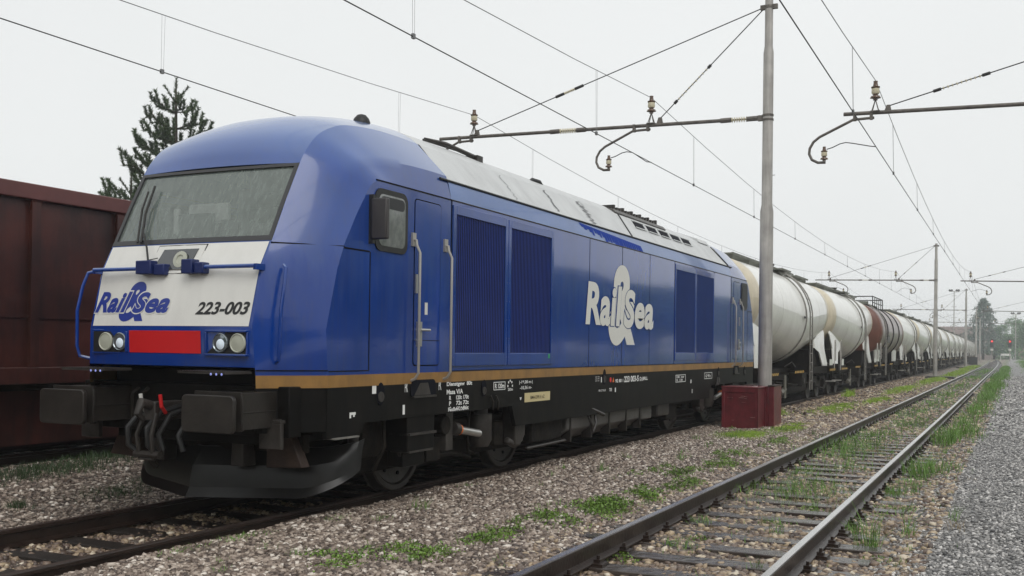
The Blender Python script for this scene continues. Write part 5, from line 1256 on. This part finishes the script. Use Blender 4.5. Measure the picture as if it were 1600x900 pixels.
# ------------------------------------------------------------------ vegetation
def tri_cloud(name, C, m, size, parent=None, up=0.0, aspect=.5, loc=(0, 0, 0)):
    n = len(C); d = rng.normal(size=(n, 3)); d[:, 2] = np.abs(d[:, 2])*up+d[:, 2]*(1-up); d /= np.linalg.norm(d, axis=1)[:, None]
    e = np.cross(d, rng.normal(size=(n, 3))); e /= np.linalg.norm(e, axis=1)[:, None]
    s = size*(.6+.8*rng.random((n, 1)))
    V = np.stack([C-e*s*aspect*.5, C+d*s*.5+e*s*aspect*.4, C+d*s, C+e*s*aspect*.5], 1)-np.array(loc)
    F = np.arange(n*4).reshape(n, 4); o = np_mesh(name, V.reshape(-1, 3), F, m)
    if parent: o.parent = parent
    return o
def pine(x, y, h, z0, label, seed, spread=2.75):
    rg = random.Random(seed); t = thing('pine_tree', (x, y, -.1), label, 'pine tree', None)
    loc = (x, y, -.1)
    tr = MB(); tr.tube([(x, y, -.1), (x+.1, y, h*.5), (x, y, h)], [.26, .15, .02], 10)
    N = []; 
    def brush(a, b, r, dens):
        L = (b-a).length; n = int(L*dens); d = (b-a).normalized()
        for i in range(n):
            c = a.lerp(b, rg.random()); v = Vector((rg.gauss(0, 1), rg.gauss(0, 1), rg.gauss(0, 1))).normalized(); v = (v-d*v.dot(d)).normalized()*.75+d*.65
            N.append((c, v.normalized()*r*rg.uniform(.7, 1.2)))
    zz = z0; k = 0
    while zz < h-.9:
        q = (h-zz)/(h-z0); ln = spread*q**.9*rg.uniform(.8, 1.1)+.30; nb = 6 if q > .35 else 4; a0 = rg.random()*6.28
        for j in range(nb):
            a = a0+j*6.283/nb+rg.uniform(-.35, .35); l = ln*rg.uniform(.6, 1.2)
            p0 = Vector((x, y, zz)); dr = Vector((math.cos(a), math.sin(a), 0))
            p1 = p0+dr*l*.55+Vector((0, 0, l*.08)); p2 = p0+dr*l*.85+Vector((0, 0, l*.30)); p3 = p0+dr*l+Vector((0, 0, l*.30+.42))
            tr.tube([p0, p1, p2, p3], [.05*q+.02, .04*q+.015, .02, .01], 5)
            brush(p0.lerp(p1, .4), p1, .16, 130); brush(p1, p2, .17, 190); brush(p2, p3, .17, 210)
            m = int(1+l*2.4)
            for i in range(m):
                f = rg.uniform(.25, 1); b = p0.lerp(p1, f/.55) if f < .55 else p1.lerp(p2, (f-.55)/.45)
                sd = 1 if i % 2 else -1; side = Vector((-dr.y, dr.x, 0))*sd
                sl = rg.uniform(.5, 1.0)*(.4+.5*q); e1 = b+side*sl*.6+dr*sl*.5+Vector((0, 0, sl*.15)); e2 = e1+Vector((rg.uniform(-.06, .06), rg.uniform(-.06, .06), rg.uniform(.28, .5)))+dr*.1
                tr.tube([b, e1, e2], [.018, .014, .008], 4); brush(b.lerp(e1, .2), e1, .15, 190); brush(e1, e2, .16, 230)
        zz += rg.uniform(.50, .72); k += 1
    brush(Vector((x, y, h-3.8)), Vector((x, y, h)), .15, 130)
    for a in (0.4, 2.4, 4.2): brush(Vector((x, y, h-1.0)), Vector((x+.5*math.cos(a), y+.5*math.sin(a), h-.35)), .13, 150); tr.tube([(x, y, h-1.05), (x+.5*math.cos(a), y+.5*math.sin(a), h-.35)], [.02, .01], 4)
    tr.build('trunk', m_bark, t)
    C = np.array([list(p) for p, v in N]); D = np.array([list(v) for p, v in N])
    E_ = np.cross(D, rng.normal(size=D.shape)); E_ /= np.linalg.norm(E_, axis=1)[:, None]; E_ *= .019
    V = np.stack([C-E_, C+E_, C+D], 1)-np.array(loc); F = np.arange(len(C)*3).reshape(-1, 3)
    o = np_mesh('crown', V.reshape(-1, 3), F, m_needle); o.parent = t
pine(-23.9, 25, 12.5, 5.2, 'dark green pine with upturned branches rising behind the locomotive cab', 3)
pine(-27.9, 26.5, 9.15, 4.5, 'lower bushy pine top just above the red goods wagon', 5, 2.6)
def conifer(x, y, h, wd, label, m, n=5200):
    t = thing('conifer', (x, y, 0), label, 'conifer'); g = MB(); g.tube([(x, y, -.1), (x, y, h)], [.35, .04], 8); g.build('trunk', m_bark, t)
    u = rng.random(n)**.75; lay = np.floor(u*16)/16; z = h*(1-u*.88); r = wd*(.10+.9*u)*(.55+.45*np.modf(u*16)[0])*(.35+.65*rng.random(n)**.5)
    a = rng.random(n)*6.283; lob = 1+.28*np.sin(a*3+lay*40)+.15*np.sin(a*7+lay*90); r *= lob
    C = np.stack([x+r*np.cos(a), y+r*np.sin(a), z-.25*r*.5+rng.normal(size=n)*.12], 1)
    o = tri_cloud('crown', C, m, .75, t, 0, .5, (x, y, 0))
def broad(x, y, h, wd, label, m=None, n=3500, sz=.55):
    t = thing('leafy_tree', (x, y, 0), label, 'tree', None); g = MB(); g.tube([(x, y, -.1), (x+.2, y, h*.35), (x, y, h*.7)], [.3, .22, .08], 8)
    cl = []
    for k in range(16):
        a = rng.random()*6.28; rr = wd*rng.random()**.5*.75; zz = h*(.32+.62*rng.random()); rr *= 1-.5*max(0, (zz/h-.6)/.4); c = np.array([x+rr*math.cos(a), y+rr*math.sin(a), zz]); cl.append((c, wd*rng.uniform(.25, .42)))
        g.tube([(x, y, h*.3), tuple(c)], [.1, .02], 5)
    g.build('trunk', m_bark, t); P = []
    for c, r in cl:
        d = rng.normal(size=(n//16, 3)); d /= np.linalg.norm(d, axis=1)[:, None]; P.append(c+d*r*(.45+.65*rng.random((n//16, 1)))*np.array([1, 1, .8]))
    tri_cloud('crown', np.concatenate(P), m or m_leaf, sz, t, .3, .7, (x, y, 0))
conifer(.1, 300, 16.6, 8.2, 'tall dark spruce rising above the pale building roof', m_spruce)
conifer(-26, 290, 11, 3.2, 'small dark conifer showing above the middle of the tank train', m_spruce, 2500)
for x, y, h, wd, l in ((8.5, 360, 13.5, 5.5, 'tall hazy green tree right of the dark spruce'), (3.8, 345, 10.5, 4, 'rounded green tree directly behind the left red signal'), (12.5, 345, 9.0, 4.5, 'hazy green tree behind the shorter floodlight mast'),
                       (6.5, 318, 7.0, 3.2, 'low dense green bush behind the right red signal'), (17.5, 370, 9.5, 5.5, 'pale green tree at the right edge of the far tree line'), (2.8, 300, 4.0, 2.2, 'low shrub by the corner of the pale building'),
                       (-22, 350, 10.5, 5, 'hazy green tree left of the pale building'), (-32, 360, 9.5, 5, 'leafy tree seen above the tank train left of the pale building'), (-44, 340, 9.5, 6, 'broad leafy tree far behind the tank train on the left'),
                       (-60, 330, 9, 6, 'leafy tree hidden mostly behind the white tanks'), (24, 360, 10, 6, 'leafy tree just right of the pink house'), (36, 350, 10, 7, 'broad tree standing far right of the path')):
    broad(x, y, h, wd, l)
broad(11.5, 322, 11.5, 6.5, 'broad bright green tree at the right end of the far tree line', None, 5000, .6)
def hedge(x0, x1, y, h, label, n):
    C = np.stack([rng.uniform(x0, x1, n), y+rng.normal(size=n)*1.2, rng.random(n)**.8*h*(.8+.3*np.sin(rng.uniform(x0, x1, n)))], 1)
    tag(tri_cloud('undergrowth', C, m_leaf, .7, None, .3, .7), label, 'undergrowth', kind='stuff')
hedge(2.5, 40, 312, 2.6, 'green undergrowth closing the far end of the path', 3500)
hedge(-90, -22, 330, 5, 'distant green scrub behind the tank train', 4000)

# unseen trees added to the right and behind, darkening reflections in the wet paint
for i, (x, y, h, wd) in enumerate([(30, 20, 9, 6), (32, 31, 10, 6.5), (30, 43, 8.5, 6), (33, 55, 10, 7), (31, 68, 9, 6.5), (34, 82, 10.5, 7), (32, 97, 9, 7), (35, 114, 10, 8), (33, 133, 10, 8), (36, 155, 11, 9), (30, 8, 9, 6), (29, -4, 9.5, 6), (26, -17, 9, 6)]):
    broad(x, y, h, wd, '%s unseen tree counted from the camera in the added row far right of the path' % ['eleventh', 'twelfth', 'thirteenth', 'fourth', 'fifth', 'sixth', 'seventh', 'eighth', 'ninth', 'tenth', 'third', 'second', 'first'][i], None, 2600, 1.1)
for i, (x, y, h, wd) in enumerate([(18, -32, 9, 7), (6, -38, 8.5, 7), (-6, -36, 9.5, 7), (-19, -38, 9, 7), (-32, -34, 9, 7)]):
    broad(x, y, h, wd, '%s unseen tree added behind the camera across the yard end' % ['first', 'second', 'third', 'fourth', 'fifth'][i], None, 2600, 1.1)

# grass blades
def blades(name, clumps, m, label, wdt=.006):
    Ps = []; Hs = []
    for (x, y, rx, ry, n, h) in clumps:
        r = rng.normal(size=(n, 2))*.5; px = x+r[:, 0]*rx; py = y+r[:, 1]*ry; Ps.append(np.stack([px, py, np.interp(px, PX, PZ)+hnoise(px, py)-.01], 1)); Hs.append(h*(.35+.9*rng.random(n)*np.exp(-(r**2).sum(1)*.6)))
    P = np.concatenate(Ps); H = np.concatenate(Hs); n = len(P); a = rng.random(n)*6.283; ln = rng.normal(size=(n, 2))*.30
    sc = np.clip((np.hypot(P[:, 0]-7.1, P[:, 1]+6.8)/12), 1, 6)[:, None]
    wv = np.stack([np.cos(a), np.sin(a), np.zeros(n)], 1)*wdt*sc; up = np.stack([ln[:, 0]*H, ln[:, 1]*H, H], 1)
    mid = P+up*np.array([.35, .35, .55]); tip = P+up*np.array([1.25, 1.25, 1.0])
    V = np.stack([P-wv*.5, P+wv*.5, mid+wv*.42, mid-wv*.42, tip], 1).reshape(-1, 3)
    F = []; b_ = np.arange(n)*5
    F = np.concatenate([np.stack([b_, b_+1, b_+2], 1), np.stack([b_, b_+2, b_+3], 1), np.stack([b_+3, b_+2, b_+4], 1)])
    o = np_mesh(name, V, F, m); tag(o, label, 'grass', kind='stuff')
cl = []
for (x, y, rx, ry, n, h) in ((4.5, 12.0, .8, 2.6, 900, .20), (4.8, 5.9, .8, 1.2, 650, .17), (4.5, 8.2, .5, 1.0, 220, .10), (4.9, 9.0, .5, 1.0, 220, .12), (4.6, 15.5, .8, 2.4, 420, .15), (4.7, 8, 1, 10, 500, .08), (5.0, 19, .7, 3, 500, .16), (4.6, 24, .8, 3.5, 450, .16), (4.9, 30, .8, 4, 350, .16), (4.7, 38, .8, 6, 450, .16), (4.8, 50, .8, 9, 450, .16), (4.8, 70, .8, 12, 500, .16), (4.8, 100, .8, 20, 500, .18),
                         (4.35, 3.2, .12, .2, 60, .12), (5.0, 3.6, .15, .2, 70, .10), (4.55, 1.9, .15, .2, 60, .12)): cl.append((x, y, rx, ry, n, h))
blades('grass', cl, m_grass, 'green grass tufts growing between the rails of the empty track')
cl = [(5.98, 2.75, .10, .14, 60, .42), (6.25, 3.35, .06, .12, 30, .30), (5.95, 8.6, .22, .5, 150, .40), (6.1, 9.1, .3, .6, 150, .26), (5.85, 6.4, .2, .4, 110, .16), (6.0, 7.2, .3, .5, 100, .12), (6.0, 14.5, .3, 1.2, 260, .36), (6.2, 16.5, .4, 1.8, 380, .26), (6.1, 10, .5, 8, 260, .10), (6.1, 5.2, .12, .2, 50, .14), (6.1, 20, .4, 2.5, 250, .24), (6.2, 26, .4, 4, 380, .28), (6.3, 36, .4, 6, 700, .28), (6.3, 50, .45, 8, 1100, .3), (6.4, 75, .5, 14, 1600, .32), (6.5, 110, .4, 20, 2000, .35), (5.80, 3.3, .05, .1, 25, .2), (6.6, 4.4, .05, .1, 18, .2)]
blades('grass', cl, m_grass, 'taller grass clumps along the outer side of the right rail')
cl = [(9.4, 40, .5, 9, 2500, .25), (9.8, 60, .9, 12, 4500, .3), (10, 90, 1.2, 18, 5000, .3), (10.5, 140, 1.8, 30, 5000, .35), (11, 200, 2.5, 40, 4000, .4)]
blades('grass', cl, m_grass, 'green grass verge on the far right side of the path', .008)
cl = [(2.35, 13.5, .45, 1.0, 6500, .06), (2.8, 16.0, .35, 1.6, 4500, .06), (2.5, 24.5, .5, 3.4, 5000, .07), (3.0, 30, .35, 3, 1200, .10), (2.8, 42, .5, 6, 2000, .12), (2.9, 60, .5, 10, 2400, .14), (1.75, 19.5, .2, 1.2, 260, .22), (1.7, 33, .15, 1, 240, .30), (3.1, 85, .5, 16, 2400, .16), (2.9, 120, .6, 22, 2000, .2)]
blades('moss_grass', cl, m_moss, 'short yellow green grass and moss round the red cabinet and along the middle strip', .007)
cl = [(-3.5, 1.9, .5, 1.3, 1500, .13), (-3.9, 3.6, .6, 1.5, 1700, .14), (-4.6, 5.5, .6, 1.5, 1200, .15), (-3.3, .2, .4, 1.0, 700, .10), (-2.0, .45, .12, .14, 160, .10), (-1.95, 1.7, .3, .5, 500, .09), (-2.2, 2.6, .3, .6, 400, .09), (-3.6, 7.5, .5, 2, 1500, .15)]
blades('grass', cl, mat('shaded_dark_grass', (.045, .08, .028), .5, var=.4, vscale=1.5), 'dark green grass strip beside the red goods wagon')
cl = [(1.15, .2, .2, .4, 200, .06), (1.3, 1.3, .15, .3, 130, .05), (1.1, -.5, .2, .3, 150, .05), (1.25, 4.0, .1, .3, 60, .05)]
blades('grass', cl, m_grass, 'thin low grass at the gravel edge near the locomotive track')
# leafy weeds: flat little leaves in cushions
def weeds(name, clumps, m, label, size=.035):
    C = []
    for (x, y, rx, ry, n, h) in clumps:
        nc = max(1, n//60)
        for _ in range(nc):
            cx = x+rng.normal()*rx*.55; cy = y+rng.normal()*ry*.55; k = n//nc; r = rng.normal(size=(k, 2))*.075; zb = np.interp(cx, PX, PZ)
            C.append(np.stack([cx+r[:, 0], cy+r[:, 1], zb+h*np.exp(-(r**2).sum(1)*90)*(.2+.9*rng.random(k))], 1))
    o = tri_cloud(name, np.concatenate(C), m, size, None, .7, .8); tag(o, label, 'weeds', kind='stuff')
weeds('leafy_weeds', [(2.75, .3, .3, .25, 900, .07), (2.55, -.2, .3, .2, 500, .06), (3.05, 2.1, .22, .45, 1300, .09), (3.25, 3.4, .18, .4, 1400, .10), (3.0, 1.2, .2, .3, 600, .07), (3.35, 4.4, .15, .5, 800, .09), (3.45, 5.6, .15, .5, 650, .08), (2.9, 6.6, .4, .6, 700, .08), (3.3, 8.0, .25, .7, 700, .09), (3.1, 9.8, .3, .8, 600, .1), (3.3, 12, .2, 1, 500, .1), (3.35, 3.0, .2, .3, 400, .07)], m_weed, 'bright green leafy weeds along the left side of the empty track')
weeds('leafy_weeds', [(4.3, 1.2, .15, .15, 110, .05), (4.6, 2.5, .2, .2, 130, .05), (5.9, 4.6, .12, .3, 120, .05), (6.2, 1.9, .12, .2, 60, .04), (5.1, 4.4, .12, .2, 100, .05)], m_weed, 'scattered small weeds among the tan ballast of the empty track', .028)

rr_ = np.random.default_rng(5)
cl = [(rr_.uniform(1.6, 3.6), rr_.uniform(-1, 16), .07, .12, int(rr_.integers(5, 26)), rr_.uniform(.05, .16)) for _ in range(70)]+[(rr_.uniform(3.9, 6.6), rr_.uniform(-1, 22), .06, .10, int(rr_.integers(4, 22)), rr_.uniform(.05, .2)) for _ in range(90)]
blades('grass', cl, m_grass, 'sparse single grass sprouts scattered through the ballast')
cl = [(rr_.uniform(2.6, 6.7), rr_.uniform(0, 24), .10, .2, int(rr_.integers(8, 30)), rr_.uniform(.04, .14)) for _ in range(110)]
blades('dead_grass', cl, mat('dry_straw', (.30, .22, .11), .6, var=.3), 'dry straw coloured stems lying among the ballast', .004)
# ------------------------------------------------------------------ haze
hz = MB(); hz.box(-430, 430, -90, 1230, -1.3, 18.5)
h = hz.build('haze', [], None, smooth=False); h['kind'] = 'stuff'; h['label'] = 'thin rain haze softening the far end of the yard'; h['category'] = 'haze'
hm = bpy.data.materials.new('haze_air'); hm.use_nodes = True; t = hm.node_tree; t.nodes.clear()
o = t.nodes.new('ShaderNodeOutputMaterial'); v = t.nodes.new('ShaderNodeVolumePrincipled'); v.inputs['Density'].default_value = HAZE; v.inputs['Color'].default_value = (.93, .96, 1, 1); v.inputs['Anisotropy'].default_value = .3
t.links.new(v.outputs[0], o.inputs['Volume']); h.data.materials.append(hm)
